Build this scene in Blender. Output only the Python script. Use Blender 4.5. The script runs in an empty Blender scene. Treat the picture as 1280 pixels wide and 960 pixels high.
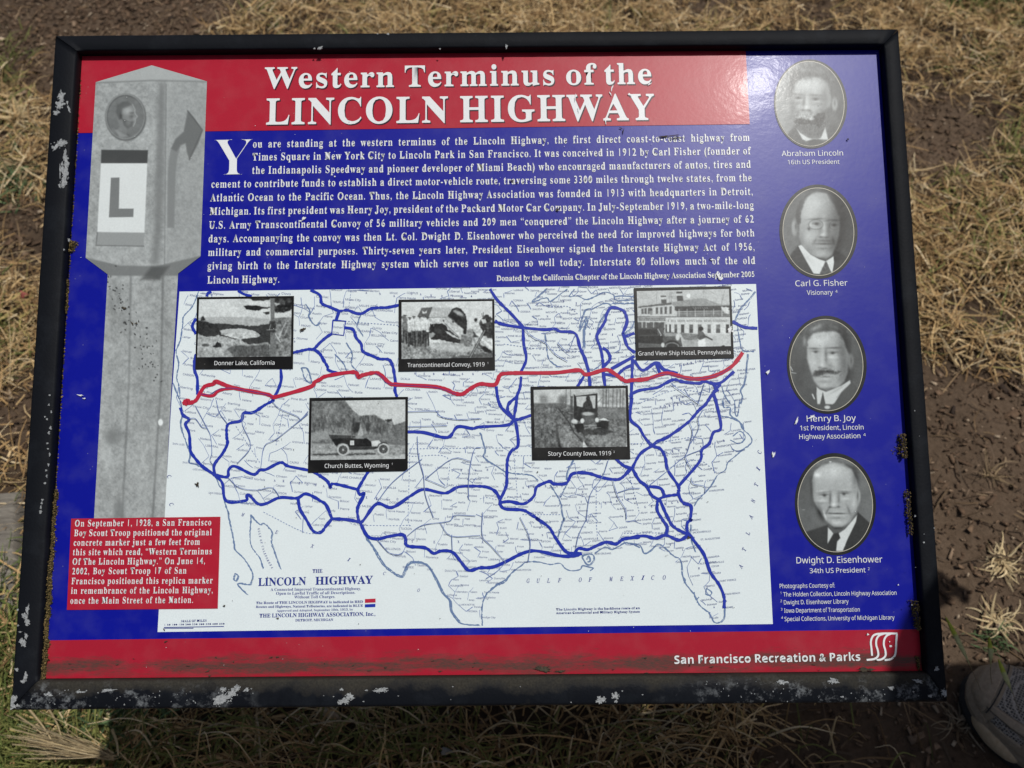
import bpy, math
import numpy as np
from mathutils import Matrix, Vector
SC = bpy.context.scene
COL = SC.collection
RNG = np.random.default_rng(7)

# ------------------------------------------------------------------ camera, sky, sun, exposure
F_PX = 950.0                                   # focal length in photo pixels (1280 wide)
rv = np.array([-0.11802688, 0.00056721, 0.00842256])      # pose of the sign plane seen from the camera
tv = np.array([-0.02476457, 0.02272333, -0.56074928])
th = np.linalg.norm(rv); k_ = rv / th
K_ = np.array([[0, -k_[2], k_[1]], [k_[2], 0, -k_[0]], [-k_[1], k_[0], 0]])
R_SC = np.eye(3) + math.sin(th) * K_ + (1 - math.cos(th)) * K_ @ K_
TILT = math.radians(30)
SIGN_Z = 0.57
R_WS = np.array([[1, 0, 0], [0, math.cos(TILT), -math.sin(TILT)], [0, math.sin(TILT), math.cos(TILT)]])
T_WS = np.array([0, 0, SIGN_Z])
CAM_S = -R_SC.T @ tv                           # camera in sign coordinates
CAM_W = R_WS @ CAM_S + T_WS
R_CW = R_WS @ R_SC.T                           # camera axes in the world

cam = bpy.data.cameras.new('camera')
camo = bpy.data.objects.new('camera', cam); COL.objects.link(camo)
m = Matrix.Identity(4)
for i in range(3):
    for j in range(3): m[i][j] = R_CW[i, j]
    m[i][3] = CAM_W[i]
camo.matrix_world = m
cam.sensor_width = 36; cam.lens = F_PX / 1280 * 36
cam.clip_start = 0.01; cam.clip_end = 500
cam.dof.use_dof = True; cam.dof.focus_distance = 0.56; cam.dof.aperture_fstop = 9.5
SC.camera = camo

# the sun is where its mirror image shows in the glossy laminate
d_ = np.array([(947 - 640) / F_PX, (480 - 104) / F_PX, -1.0]); d_ /= np.linalg.norm(d_)
n_ = R_SC @ np.array([0, 0, 1.0])
r_ = d_ - 2 * (d_ @ n_) * n_
SUN = R_CW @ r_
sun = bpy.data.lights.new('sun', 'SUN'); sun.energy = 4.6; sun.angle = math.radians(0.53); sun.color = (1.0, 0.975, 0.935)
suno = bpy.data.objects.new('sun', sun); COL.objects.link(suno)
suno.rotation_euler = Vector(SUN).to_track_quat('Z', 'Y').to_euler(); suno.location = (0, 0, 5)
W = bpy.data.worlds.new('World'); SC.world = W; W.use_nodes = True
nt = W.node_tree; nt.nodes.clear()
sky = nt.nodes.new('ShaderNodeTexSky'); sky.sky_type = 'NISHITA'; sky.sun_disc = False
sky.sun_elevation = math.asin(SUN[2]); sky.sun_rotation = math.atan2(SUN[0], SUN[1])
sky.dust_density = 3.5; sky.ozone_density = 1.5
bg = nt.nodes.new('ShaderNodeBackground'); bg.inputs[1].default_value = 0.07
wo = nt.nodes.new('ShaderNodeOutputWorld')
nt.links.new(sky.outputs[0], bg.inputs[0]); nt.links.new(bg.outputs[0], wo.inputs[0])
SC.view_settings.view_transform = 'Standard'; SC.view_settings.look = 'None'
SC.view_settings.gamma = 1; SC.view_settings.use_curve_mapping = False
SC.view_settings.exposure = -0.50
print('SUN', SUN, 'elev', math.degrees(math.asin(SUN[2])), 'cam', CAM_W)

# ------------------------------------------------------------------ geometry of the place
def P(x, y, h=0.0):
    """point of the sign face (sign coordinates) seen at photo pixel x, y, at height h over the face"""
    x = np.asarray(x, float); y = np.asarray(y, float)
    d = np.stack([(x - 640) / F_PX, (480 - y) / F_PX, -np.ones_like(x)], -1) @ R_SC
    t = (h - CAM_S[2]) / d[..., 2]
    return (CAM_S + d * t[..., None])[..., :2]
def GP(x, y, h=0.0):
    """world point at height h seen at photo pixel x, y"""
    x = np.asarray(x, float); y = np.asarray(y, float)
    d = np.stack([(x - 640) / F_PX, (480 - y) / F_PX, -np.ones_like(x)], -1) @ R_CW.T
    t = (h - CAM_W[2]) / d[..., 2]
    return CAM_W + d * t[..., None]
def PX(p):
    q = (np.asarray(p) - CAM_W) @ R_CW
    zz = np.minimum(q[..., 2], -0.05)
    return 640 + F_PX * q[..., 0] / -zz, 480 - F_PX * q[..., 1] / -zz

def mesh(name, verts, faces, mat=None, parent=None, smooth=False, cols=None, kind=None, mats=None, fmat=None):
    me = bpy.data.meshes.new(name)
    verts = np.asarray(verts, np.float32)
    if verts.shape[1] == 2: verts = np.concatenate([verts, np.zeros((len(verts), 1), np.float32)], 1)
    if isinstance(faces, np.ndarray):
        n, k = faces.shape
        me.vertices.add(len(verts)); me.vertices.foreach_set('co', verts.ravel())
        me.loops.add(n * k); me.loops.foreach_set('vertex_index', faces.astype(np.int32).ravel())
        me.polygons.add(n); me.polygons.foreach_set('loop_start', np.arange(n, dtype=np.int32) * k)
        try: me.polygons.foreach_set('loop_total', np.full(n, k, np.int32))
        except Exception: pass
        me.update(calc_edges=True)
    else:
        me.from_pydata(verts.tolist(), [], faces); me.update()
    if mats:
        for q in mats: me.materials.append(q)
    elif mat: me.materials.append(mat)
    if fmat is not None: me.polygons.foreach_set('material_index', np.asarray(fmat, np.int32))
    if smooth: me.polygons.foreach_set('use_smooth', np.ones(len(me.polygons), bool))
    if cols is not None:
        ca = me.color_attributes.new('tone', 'FLOAT_COLOR', 'POINT')
        c = np.ones((len(verts), 4), np.float32); c[:, :3] = cols
        ca.data.foreach_set('color', c.ravel())
    o = bpy.data.objects.new(name, me); COL.objects.link(o)
    if parent: o.parent = parent
    if kind: o['kind'] = kind
    return o
def empty(name, loc=(0, 0, 0)):
    o = bpy.data.objects.new(name, None); COL.objects.link(o); o.location = loc; o.empty_display_size = .05
    return o
def tag(o, label, cat, group=None):
    o['label'] = label; o['category'] = cat
    if group: o['group'] = group
    return o
def lin(c):
    c = np.asarray(c, float) / 255.0
    return np.where(c <= .04045, c / 12.92, ((c + .055) / 1.055) ** 2.4)

# ------------------------------------------------------------------ materials
def newmat(name):
    mt = bpy.data.materials.new(name); mt.use_nodes = True
    return mt, mt.node_tree, mt.node_tree.nodes['Principled BSDF']
def nnode(t, kind, **kw):
    n = t.nodes.new(kind)
    for a, b in kw.items():
        if a in n.inputs: n.inputs[a].default_value = b
        else: setattr(n, a, b)
    return n
def printed(name, rgb=None, dirt=False, mottling=0.06):
    """ink under a glossy laminate with a fine orange peel"""
    mt, t, b = newmat(name)
    L = t.links
    tc = nnode(t, 'ShaderNodeTexCoord')
    nz = nnode(t, 'ShaderNodeTexNoise', Scale=900.0, Detail=3.0); L.new(tc.outputs['Object'], nz.inputs['Vector'])
    if rgb is None:
        at = nnode(t, 'ShaderNodeVertexColor', layer_name='tone'); src = at.outputs[0]
    else:
        rg = nnode(t, 'ShaderNodeRGB'); rg.outputs[0].default_value = (*rgb, 1); src = rg.outputs[0]
    mr = nnode(t, 'ShaderNodeMapRange'); L.new(nz.outputs[0], mr.inputs[0])
    mr.inputs[3].default_value = 1 - mottling; mr.inputs[4].default_value = 1 + mottling
    mx = nnode(t, 'ShaderNodeMix', data_type='RGBA', blend_type='MULTIPLY'); mx.inputs[0].default_value = 1
    L.new(src, mx.inputs[6]); L.new(mr.outputs[0], mx.inputs[7])
    out = mx.outputs[2]
    # faint dust film and tiny specks
    n2 = nnode(t, 'ShaderNodeTexNoise', Scale=55.0, Detail=6.0); L.new(tc.outputs['Object'], n2.inputs['Vector'])
    n3 = nnode(t, 'ShaderNodeTexVoronoi', Scale=210.0); L.new(tc.outputs['Object'], n3.inputs['Vector'])
    lt = nnode(t, 'ShaderNodeMapRange'); L.new(n3.outputs['Distance'], lt.inputs[0])
    lt.inputs[1].default_value = .035; lt.inputs[2].default_value = .09; lt.inputs[3].default_value = 1; lt.inputs[4].default_value = 0
    gt = nnode(t, 'ShaderNodeMath', operation='GREATER_THAN'); gt.inputs[1].default_value = .58; L.new(n2.outputs[0], gt.inputs[0])
    ml = nnode(t, 'ShaderNodeMath', operation='MULTIPLY'); L.new(lt.outputs[0], ml.inputs[0]); L.new(gt.outputs[0], ml.inputs[1])
    m6 = nnode(t, 'ShaderNodeMath', operation='MULTIPLY'); L.new(ml.outputs[0], m6.inputs[0]); m6.inputs[1].default_value = .38
    mr2 = nnode(t, 'ShaderNodeMapRange'); L.new(n2.outputs[0], mr2.inputs[0]); mr2.inputs[1].default_value = .45; mr2.inputs[2].default_value = .8; mr2.inputs[3].default_value = 0; mr2.inputs[4].default_value = .055
    ad = nnode(t, 'ShaderNodeMath', operation='ADD'); L.new(m6.outputs[0], ad.inputs[0]); L.new(mr2.outputs[0], ad.inputs[1])
    m3 = nnode(t, 'ShaderNodeMix', data_type='RGBA'); L.new(ad.outputs[0], m3.inputs[0]); L.new(out, m3.inputs[6]); m3.inputs[7].default_value = (.35, .34, .31, 1)
    out = m3.outputs[2]
    rough = None
    if dirt:
        sp = nnode(t, 'ShaderNodeSeparateXYZ'); L.new(tc.outputs['Object'], sp.inputs[0])
        mp = nnode(t, 'ShaderNodeMapping'); mp.inputs[3].default_value = (.6, 3.2, 1); L.new(tc.outputs['Object'], mp.inputs[0])
        d1 = nnode(t, 'ShaderNodeTexNoise', Scale=26.0, Detail=12.0, Roughness=.78); L.new(mp.outputs[0], d1.inputs['Vector'])
        ofs = nnode(t, 'ShaderNodeMath', operation='ADD'); ofs.inputs[1].default_value = .2212; L.new(sp.outputs[1], ofs.inputs[0])
        aby = nnode(t, 'ShaderNodeMath', operation='ABSOLUTE'); L.new(ofs.outputs[0], aby.inputs[0])
        a = nnode(t, 'ShaderNodeMapRange'); L.new(aby.outputs[0], a.inputs[0])
        a.inputs[1].default_value = 0; a.inputs[2].default_value = .016; a.inputs[3].default_value = .27; a.inputs[4].default_value = -.10
        s = nnode(t, 'ShaderNodeMath', operation='ADD'); L.new(a.outputs[0], s.inputs[0]); L.new(d1.outputs[0], s.inputs[1])
        c = nnode(t, 'ShaderNodeMapRange'); L.new(s.outputs[0], c.inputs[0]); c.inputs[1].default_value = .60; c.inputs[2].default_value = .76
        g = nnode(t, 'ShaderNodeTexNoise', Scale=500.0, Detail=4.0); L.new(mp.outputs[0], g.inputs['Vector'])
        gr = nnode(t, 'ShaderNodeMapRange'); L.new(g.outputs[0], gr.inputs[0]); gr.inputs[1].default_value = .3; gr.inputs[2].default_value = .7; gr.inputs[3].default_value = .62; gr.inputs[4].default_value = 1
        c2 = nnode(t, 'ShaderNodeMath', operation='MULTIPLY'); L.new(c.outputs[0], c2.inputs[0]); L.new(gr.outputs[0], c2.inputs[1])
        m4 = nnode(t, 'ShaderNodeMix', data_type='RGBA'); L.new(c2.outputs[0], m4.inputs[0]); L.new(out, m4.inputs[6]); m4.inputs[7].default_value = (.050, .044, .034, 1)
        out = m4.outputs[2]; rough = c2
    L.new(out, b.inputs['Base Color'])
    b.inputs['Roughness'].default_value = .37; b.inputs['Specular IOR Level'].default_value = .19
    b.inputs['Coat Weight'].default_value = .015; b.inputs['Coat Roughness'].default_value = .125
    if rough:
        iv = nnode(t, 'ShaderNodeMapRange'); L.new(rough.outputs[0], iv.inputs[0]); iv.inputs[3].default_value = .015; iv.inputs[4].default_value = 0
        L.new(iv.outputs[0], b.inputs['Coat Weight'])
    bn = nnode(t, 'ShaderNodeTexNoise', Scale=260.0, Detail=2.5, Roughness=.6); L.new(tc.outputs['Object'], bn.inputs['Vector'])
    bm = nnode(t, 'ShaderNodeBump', Strength=.11, Distance=.00035); L.new(bn.outputs[0], bm.inputs['Height'])
    bw = nnode(t, 'ShaderNodeTexNoise', Scale=38.0, Detail=2.0); L.new(tc.outputs['Object'], bw.inputs['Vector'])
    b2 = nnode(t, 'ShaderNodeBump', Strength=.12, Distance=.0012); L.new(bw.outputs[0], b2.inputs['Height']); L.new(bm.outputs[0], b2.inputs['Normal'])
    L.new(b2.outputs[0], b.inputs['Coat Normal']); L.new(bm.outputs[0], b.inputs['Normal'])
    return mt
M = {}
M['red'] = printed('red_ink', (.37, .0125, .030))
M['red_dirty'] = printed('red_ink_with_dirt', (.33, .0115, .027), dirt=True)
M['blue'] = printed('blue_ink', (.003, .006, .245))
M['white'] = printed('white_ink', (.70, .72, .72), mottling=.05)
M['paper'] = printed('pale_map_ink', (.66, .73, .735), mottling=.09)
M['black'] = printed('black_ink', (.006, .006, .006))
M['shade'] = printed('dark_outline_ink', (.03, .012, .02))
M['tone'] = printed('grey_halftone_print', None, mottling=.10)
M['route_blue'] = printed('blue_route_ink', (.013, .032, .33))
M['route_red'] = printed('red_route_ink', (.43, .018, .045))
M['coast'] = printed('grey_blue_coast_ink', (.13, .20, .34))
M['line'] = printed('fine_line_ink', (.15, .21, .42))
M['name'] = printed('place_name_ink', (.045, .07, .22))
M['title_blue'] = printed('map_title_ink', (.02, .035, .22))
M['oval_ring'] = printed('grey_ring_ink', (.012, .013, .014))
M['cream'] = printed('cream_ring_ink', (.48, .46, .38))

def metal(name, dirty):
    mt, t, b = newmat(name); L = t.links
    tc = nnode(t, 'ShaderNodeTexCoord')
    n1 = nnode(t, 'ShaderNodeTexNoise', Scale=35.0, Detail=8.0, Roughness=.7); L.new(tc.outputs['Object'], n1.inputs['Vector'])
    r1 = nnode(t, 'ShaderNodeMapRange'); L.new(n1.outputs[0], r1.inputs[0]); r1.inputs[1].default_value = .5; r1.inputs[2].default_value = .8; r1.inputs[3].default_value = 0; r1.inputs[4].default_value = .35
    a = nnode(t, 'ShaderNodeMix', data_type='RGBA'); L.new(r1.outputs[0], a.inputs[0]); a.inputs[6].default_value = (.0055, .0065, .0088, 1); a.inputs[7].default_value = (.026, .031, .038, 1)
    out = a.outputs[2]
    # pale scuffs, thin and broken
    v = nnode(t, 'ShaderNodeTexNoise', Scale=(75.0 if dirty else 48.0), Detail=12.0, Roughness=.78); L.new(tc.outputs['Object'], v.inputs['Vector'])
    vr = nnode(t, 'ShaderNodeMapRange'); L.new(v.outputs[0], vr.inputs[0]); vr.inputs[1].default_value = .52 if dirty else .66; vr.inputs[2].default_value = .66 if dirty else .78
    vr.inputs[3].default_value = 0; vr.inputs[4].default_value = .62 if dirty else .28
    fac = vr.outputs[0]
    if dirty:
        big = nnode(t, 'ShaderNodeTexNoise', Scale=9.0, Detail=3.0); mp = nnode(t, 'ShaderNodeMapping'); mp.inputs[1].default_value = (3.1, .4, 0)
        L.new(tc.outputs['Object'], mp.inputs[0]); L.new(mp.outputs[0], big.inputs['Vector'])
        sx = nnode(t, 'ShaderNodeSeparateXYZ'); L.new(tc.outputs['Object'], sx.inputs[0])
        ab = nnode(t, 'ShaderNodeMath', operation='ABSOLUTE'); L.new(sx.outputs[0], ab.inputs[0])
        xr = nnode(t, 'ShaderNodeMapRange'); L.new(ab.outputs[0], xr.inputs[0]); xr.inputs[1].default_value = .08; xr.inputs[2].default_value = .25; xr.inputs[3].default_value = -.25; xr.inputs[4].default_value = .22
        sm = nnode(t, 'ShaderNodeMath', operation='ADD'); L.new(big.outputs[0], sm.inputs[0]); L.new(xr.outputs[0], sm.inputs[1])
        br = nnode(t, 'ShaderNodeMapRange'); L.new(sm.outputs[0], br.inputs[0]); br.inputs[1].default_value = .42; br.inputs[2].default_value = .62
        mu = nnode(t, 'ShaderNodeMath', operation='MULTIPLY'); L.new(fac, mu.inputs[0]); L.new(br.outputs[0], mu.inputs[1]); fac = mu.outputs[0]
    c = nnode(t, 'ShaderNodeMix', data_type='RGBA'); L.new(fac, c.inputs[0]); L.new(out, c.inputs[6]); c.inputs[7].default_value = (.30, .32, .33, 1)
    out = c.outputs[2]
    if dirty:       # a drift of dirt lying against the sign face
        dn = nnode(t, 'ShaderNodeTexNoise', Scale=30.0, Detail=9.0, Roughness=.7); L.new(tc.outputs['Object'], dn.inputs['Vector'])
        dr = nnode(t, 'ShaderNodeMapRange'); L.new(sx.outputs[1], dr.inputs[0]); dr.inputs[1].default_value = -.2285; dr.inputs[2].default_value = -.2425; dr.inputs[3].default_value = .34; dr.inputs[4].default_value = -.06
        ds = nnode(t, 'ShaderNodeMath', operation='ADD'); L.new(dn.outputs[0], ds.inputs[0]); L.new(dr.outputs[0], ds.inputs[1])
        dc = nnode(t, 'ShaderNodeMapRange'); L.new(ds.outputs[0], dc.inputs[0]); dc.inputs[1].default_value = .56; dc.inputs[2].default_value = .80; dc.inputs[4].default_value = .9
        gn = nnode(t, 'ShaderNodeTexNoise', Scale=700.0, Detail=3.0); L.new(tc.outputs['Object'], gn.inputs['Vector'])
        gc = nnode(t, 'ShaderNodeMix', data_type='RGBA'); L.new(gn.outputs[0], gc.inputs[0]); gc.inputs[6].default_value = (.012, .011, .009, 1); gc.inputs[7].default_value = (.058, .053, .042, 1)
        e = nnode(t, 'ShaderNodeMix', data_type='RGBA'); L.new(dc.outputs[0], e.inputs[0]); L.new(out, e.inputs[6]); L.new(gc.outputs[2], e.inputs[7]); out = e.outputs[2]
        rr = nnode(t, 'ShaderNodeMapRange'); L.new(dc.outputs[0], rr.inputs[0]); rr.inputs[3].default_value = .42; rr.inputs[4].default_value = .95; L.new(rr.outputs[0], b.inputs['Roughness'])
    else: b.inputs['Roughness'].default_value = .62
    L.new(out, b.inputs['Base Color']); b.inputs['Specular IOR Level'].default_value = .10
    fn = nnode(t, 'ShaderNodeTexNoise', Scale=600.0, Detail=3.0); L.new(tc.outputs['Object'], fn.inputs['Vector'])
    bm = nnode(t, 'ShaderNodeBump', Strength=.5, Distance=.0003); L.new(fn.outputs[0], bm.inputs['Height']); L.new(bm.outputs[0], b.inputs['Normal'])
    return mt
M['frame'] = metal('black_painted_metal', False)
M['frame_dirty'] = metal('black_painted_metal_with_dirt', True)
def rough(name, rgb, rgb2=None, scale=120.0, r=.85, bump=.4, dist=.002, attr=False, spec=.25, lo=.35, hi=.65):
    mt, t, b = newmat(name); L = t.links
    tc = nnode(t, 'ShaderNodeTexCoord')
    n = nnode(t, 'ShaderNodeTexNoise', Scale=scale, Detail=6.0, Roughness=.65); L.new(tc.outputs['Object'], n.inputs['Vector'])
    mr = nnode(t, 'ShaderNodeMapRange'); L.new(n.outputs[0], mr.inputs[0]); mr.inputs[1].default_value = lo; mr.inputs[2].default_value = hi
    x = nnode(t, 'ShaderNodeMix', data_type='RGBA'); L.new(mr.outputs[0], x.inputs[0])
    if attr:
        at = nnode(t, 'ShaderNodeVertexColor', layer_name='tone')
        mm = nnode(t, 'ShaderNodeMix', data_type='RGBA', blend_type='MULTIPLY'); mm.inputs[0].default_value = 1
        L.new(at.outputs[0], mm.inputs[6]); mm.inputs[7].default_value = (.72, .70, .68, 1)
        L.new(mm.outputs[2], x.inputs[6]); L.new(at.outputs[0], x.inputs[7])
    else:
        x.inputs[6].default_value = (*rgb, 1); x.inputs[7].default_value = (*(rgb2 or rgb), 1)
    L.new(x.outputs[2], b.inputs['Base Color'])
    b.inputs['Roughness'].default_value = r; b.inputs['Specular IOR Level'].default_value = spec
    if bump:
        bm = nnode(t, 'ShaderNodeBump', Strength=bump, Distance=dist); L.new(n.outputs[0], bm.inputs['Height']); L.new(bm.outputs[0], b.inputs['Normal'])
    return mt
M['chip'] = rough('bare_primer', (.36, .375, .375), (.18, .19, .195), 800, .85)
M['post'] = M['frame']
M['straw'] = rough('dry_straw', None, None, 300, .7, 0, attr=True, spec=.2)
M['moss'] = rough('dried_moss', None, None, 900, .95, 0, attr=True)
M['chips'] = rough('wood_mulch', None, None, 260, .85, .4, .001, attr=True)
# ------------------------------------------------------------------ the sign: frame, legs, panel
SIGN = empty('information_sign', (0, 0, SIGN_Z)); SIGN.rotation_euler = (TILT, 0, 0)
tag(SIGN, 'low tilted information panel about the Lincoln Highway in a chipped black metal frame', 'information sign')
OW, OH = .3235, .2480
IL, IR, IT, IB = -.3057, .3110, .2350, -.2285
HR = .0085
def rail(outer0, outer1, inner0, inner1, name, mt):
    # mitred rail between two outer corners and the two inner corners behind them
    o0, o1, i0, i1 = map(np.array, (outer0, outer1, inner0, inner1))
    prof = [(0, -.004), (0, HR * .80), (.03, HR * .93), (.09, HR), (.5, HR + .0002), (.84, HR), (.93, HR * .93), (.98, HR * .75), (1, HR * .5), (1, -.020), (.92, -.020), (.92, -.004)]
    n = 90; V = []; Fc = []
    rr = np.random.default_rng(len(name) + int(abs(outer0[0] * 999)))
    jit = rr.normal(0, .00007, (n + 1, len(prof)))
    g = .00022 / np.linalg.norm(o1 - o0)       # hairline gap at the mitre
    for k in range(n + 1):
        s = g + (1 - 2 * g) * k / n
        for j, (w, z) in enumerate(prof):
            p = (i0 * (1 - s) + i1 * s) * (1 - w) + (o0 * (1 - s) + o1 * s) * w
            V.append((p[0], p[1], z + (jit[k, j] if 1 < j < 9 else 0)))
    m_ = len(prof)
    for k in range(n):
        for j in range(m_):
            a = k * m_ + j; b = k * m_ + (j + 1) % m_
            Fc.append((a, a + m_, b + m_, b))
    Fc.append(tuple(range(m_ - 1, -1, -1))); Fc.append(tuple(n * m_ + j for j in range(m_)))
    o = mesh(name, V, Fc, mt, SIGN)
    for p in o.data.polygons[:-2]: p.use_smooth = True
    return o
TL, TR, BR, BL = (-OW, OH), (OW, OH), (OW, -OH), (-OW, -OH)
iTL, iTR, iBR, iBL = (IL, IT), (IR, IT), (IR, IB), (IL, IB)
o = rail(TR, TL, iTR, iTL, 'frame_rail', M['frame']); o['label'] = 'top rail, black with a few grey scuffs'
o = rail(TL, BL, iTL, iBL, 'frame_rail', M['frame']); o['label'] = 'left rail, black with white chips where the paint came off'
o = rail(BR, TR, iBR, iTR, 'frame_rail', M['frame']); o['label'] = 'right rail, plain black'
o = rail(BL, BR, iBL, iBR, 'frame_rail', M['frame_dirty']); o['label'] = 'bottom rail, caked with dirt and pale scuffs'
def box(name, c, s, mt, parent, bev=0.0, rot=None):
    x, y, z = s; V = [(c[0] + a * x / 2, c[1] + b * y / 2, c[2] + e * z / 2) for a in (-1, 1) for b in (-1, 1) for e in (-1, 1)]
    Fc = [(0, 1, 3, 2), (4, 6, 7, 5), (0, 4, 5, 1), (2, 3, 7, 6), (0, 2, 6, 4), (1, 5, 7, 3)]
    o = mesh(name, V, Fc, mt, parent)
    if bev:
        md = o.modifiers.new('bevel', 'BEVEL'); md.width = bev; md.segments = 2
    return o
box('backing_plate', (.0, 0, -.0075), (.60, .45, .006), M['frame'], SIGN)
for sx in (-1, 1):                              # two square legs run down under the panel
    Rt = R_WS.T
    V = []
    x0 = sx * .15
    for zz in (-.05, 'top'):
        for a, b in ((-1, -1), (1, -1), (1, 1), (-1, 1)):
            X, Y = x0 + a * .019, .0 + b * .019 + .03
            Z = -.05 if zz == -.05 else SIGN_Z + Y * math.tan(TILT) - .013
            V.append(Rt @ (np.array([X, Y, Z]) - T_WS))
    lg = mesh('leg', V, [(0, 3, 2, 1), (4, 5, 6, 7), (0, 1, 5, 4), (1, 2, 6, 5), (2, 3, 7, 6), (3, 0, 4, 7)], M['frame'], SIGN)

def poly(name, pts, mt, z, parent=SIGN, panel=False):
    q = np.array(pts, float) if panel else P(*np.array(pts, float).T)
    V = np.concatenate([q, np.full((len(q), 1), z)], 1)
    A = 0.5 * np.sum(q[:, 0] * np.roll(q[:, 1], -1) - q[:, 1] * np.roll(q[:, 0], -1))
    f = tuple(range(len(q))) if A > 0 else tuple(range(len(q) - 1, -1, -1))
    return mesh(name, V, [f], mt, parent)
E_ = .004
def pp(x, y): return tuple(P(x, y))
hl, hr = pp(90, 166.5), pp(937, 155.3)          # header band
ht = pp(932, 64)[0]
fl, fr = pp(57, 800.5), pp(1145, 786.6)         # footer band
xm = .5 * (hr[0] + ht)
PANEL = empty('sign_panel'); PANEL.parent = SIGN
poly('header_band', [(IL - E_, IT + E_), (IL - E_, hl[1]), (hr[0], hr[1]), (ht, IT + E_)], M['red'], .0003, PANEL, True)
poly('blue_field', [(IL - E_, IT + E_), (IL - E_, fl[1]), (IR + E_, fr[1]), (IR + E_, IT + E_)], M['blue'], 0, PANEL, True)
poly('footer_band', [(IL - E_, fl[1]), (IL - E_, IB - E_), (IR + E_, IB - E_), (IR + E_, fr[1])], M['red_dirty'], 0, PANEL, True)
poly('map_sheet', [(224.5, 364.5), (500, 360.8), (730, 357.8), (945, 355), (955, 565), (966, 780), (560, 785), (197, 790), (205, 655), (214.5, 500)], M['paper'], .00008, PANEL)

# ------------------------------------------------------------------ lettering
_gc = {}
XOFF = {'body': (-.005, .006), 'title': (-.004, .014), 'bold': (-.008, -.003)}
def _m(ch, st):
    o = ord(ch)
    t = {'serif': (0x1D400, 0x1D41A, 0x1D7CE), 'serif_thin': (0x1D400, 0x1D41A, 0x1D7CE), 'bold': (0x1D5D4, 0x1D5EE, 0x1D7EC), 'italic': (0x1D434, 0x1D44E, 0), 'sans': (0x1D5A0, 0x1D5BA, 0x1D7E2)}.get(st, (0, 0, 0))
    if 65 <= o <= 90 and t[0]: return chr(t[0] + o - 65)
    if 97 <= o <= 122 and t[1]: return 'h' if (st == 'italic' and ch == 'h') else chr(t[1] + o - 97)
    if 48 <= o <= 57 and t[2]: return chr(t[2] + o - 48)
    return ch
OFFS = {'serif': .010, 'serif_thin': 0.0, 'bold': 0.0, 'italic': .012, 'sans': 0.0, 'drop': -.016, 'plain': .0}
def _ev(body, st, off):
    c = bpy.data.curves.new('glyph', 'FONT'); c.body = body; c.size = 1; c.offset = off; c.resolution_u = 3
    o = bpy.data.objects.new('glyph', c)
    me = bpy.data.meshes.new_from_object(o)
    n = len(me.vertices); co = np.empty(n * 3, np.float32); me.vertices.foreach_get('co', co)
    me.calc_loop_triangles(); k = len(me.loop_triangles); tr = np.empty(k * 3, np.int32); me.loop_triangles.foreach_get('vertices', tr)
    bpy.data.objects.remove(o); bpy.data.curves.remove(c); bpy.data.meshes.remove(me)
    return co.reshape(-1, 3)[:, :2], tr.reshape(-1, 3)
def glyph(ch, st):
    k = (ch, st)
    if k in _gc: return _gc[k]
    c = _m(ch, st); off = OFFS.get(st, 0)
    Hm = _m('H', st)
    h0 = _gc.get(('H*', st))
    if h0 is None:
        hv, _ = _ev(Hm, st, 0); h0 = (hv[:, 0].max(), hv[:, 1].max()); _gc[('H*', st)] = h0
    if ch == ' ': r = (np.zeros((0, 2)), np.zeros((0, 3), int), .27)
    else:
        v, t = _ev(c, st, off)
        if st in XOFF:                         # slimmer stems, sturdier hairlines
            vx, _ = _ev(c, st, XOFF[st][0]); vy, _ = _ev(c, st, XOFF[st][1])
            if len(vx) == len(v) == len(vy): v = np.stack([vx[:, 0], vy[:, 1]], 1)
        w, _ = _ev(c + Hm, st, 0)
        adv = w[:, 0].max() - h0[0]
        r = (v / h0[1], t, adv / h0[1])
    if ch == ' ': r = (r[0], r[1], r[2] / h0[1])
    _gc[k] = r; return r
def natural(s, st):
    words = s.split(' ')
    return sum(glyph(c, st)[2] for w in words for c in w), len(words) - 1
def text(lines, mt, z, name, parent, st='serif', caps=9.0, kx=None, track=0.0, spw=None, off=(0, 0), kind=None):
    """lines: (string, left px, left baseline px, right px, right baseline px)"""
    Vs, Ts, n = [], [], 0
    for ln in lines:
        tk = track
        s, x0, y0, x1, y1 = ln[:5]; cap = ln[5] if len(ln) > 5 else caps; sty = ln[6] if len(ln) > 6 else st
        a = P(x0 + off[0], y0 + off[1]); b = P(x1 + off[0], y1 + off[1])
        u = b - a; Wd = np.linalg.norm(u); u = u / Wd; vv = np.array([-u[1], u[0]])
        xm_, ym_ = (x0 + x1) / 2, (y0 + y1) / 2
        sc = np.linalg.norm(P(xm_, ym_ - 10) - P(xm_, ym_)) / 10 * cap
        ww, ns = natural(s, sty); nc = sum(1 for c in s if c != ' ')
        ww = ww + tk * nc
        if kx is None or ns == 0:
            sp0 = spw or .34; k2 = Wd / (sc * (ww + ns * sp0)); sp = sp0 * k2 * sc
        else:
            k2 = kx; sp = (Wd - sc * k2 * ww) / ns
        x = 0.0
        for c in s:
            if c == ' ': x += sp; continue
            v, t, ad = glyph(c, sty)
            q = a + np.outer(v[:, 0] * sc * k2 + x, u) + np.outer(v[:, 1] * sc, vv)
            Vs.append(q); Ts.append(t + n); n += len(v); x += (ad + tk) * sc * k2
    V = np.concatenate(Vs); T = np.concatenate(Ts)
    return mesh(name, np.concatenate([V, np.full((len(V), 1), z)], 1), T, mt, parent, kind=kind)

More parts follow.
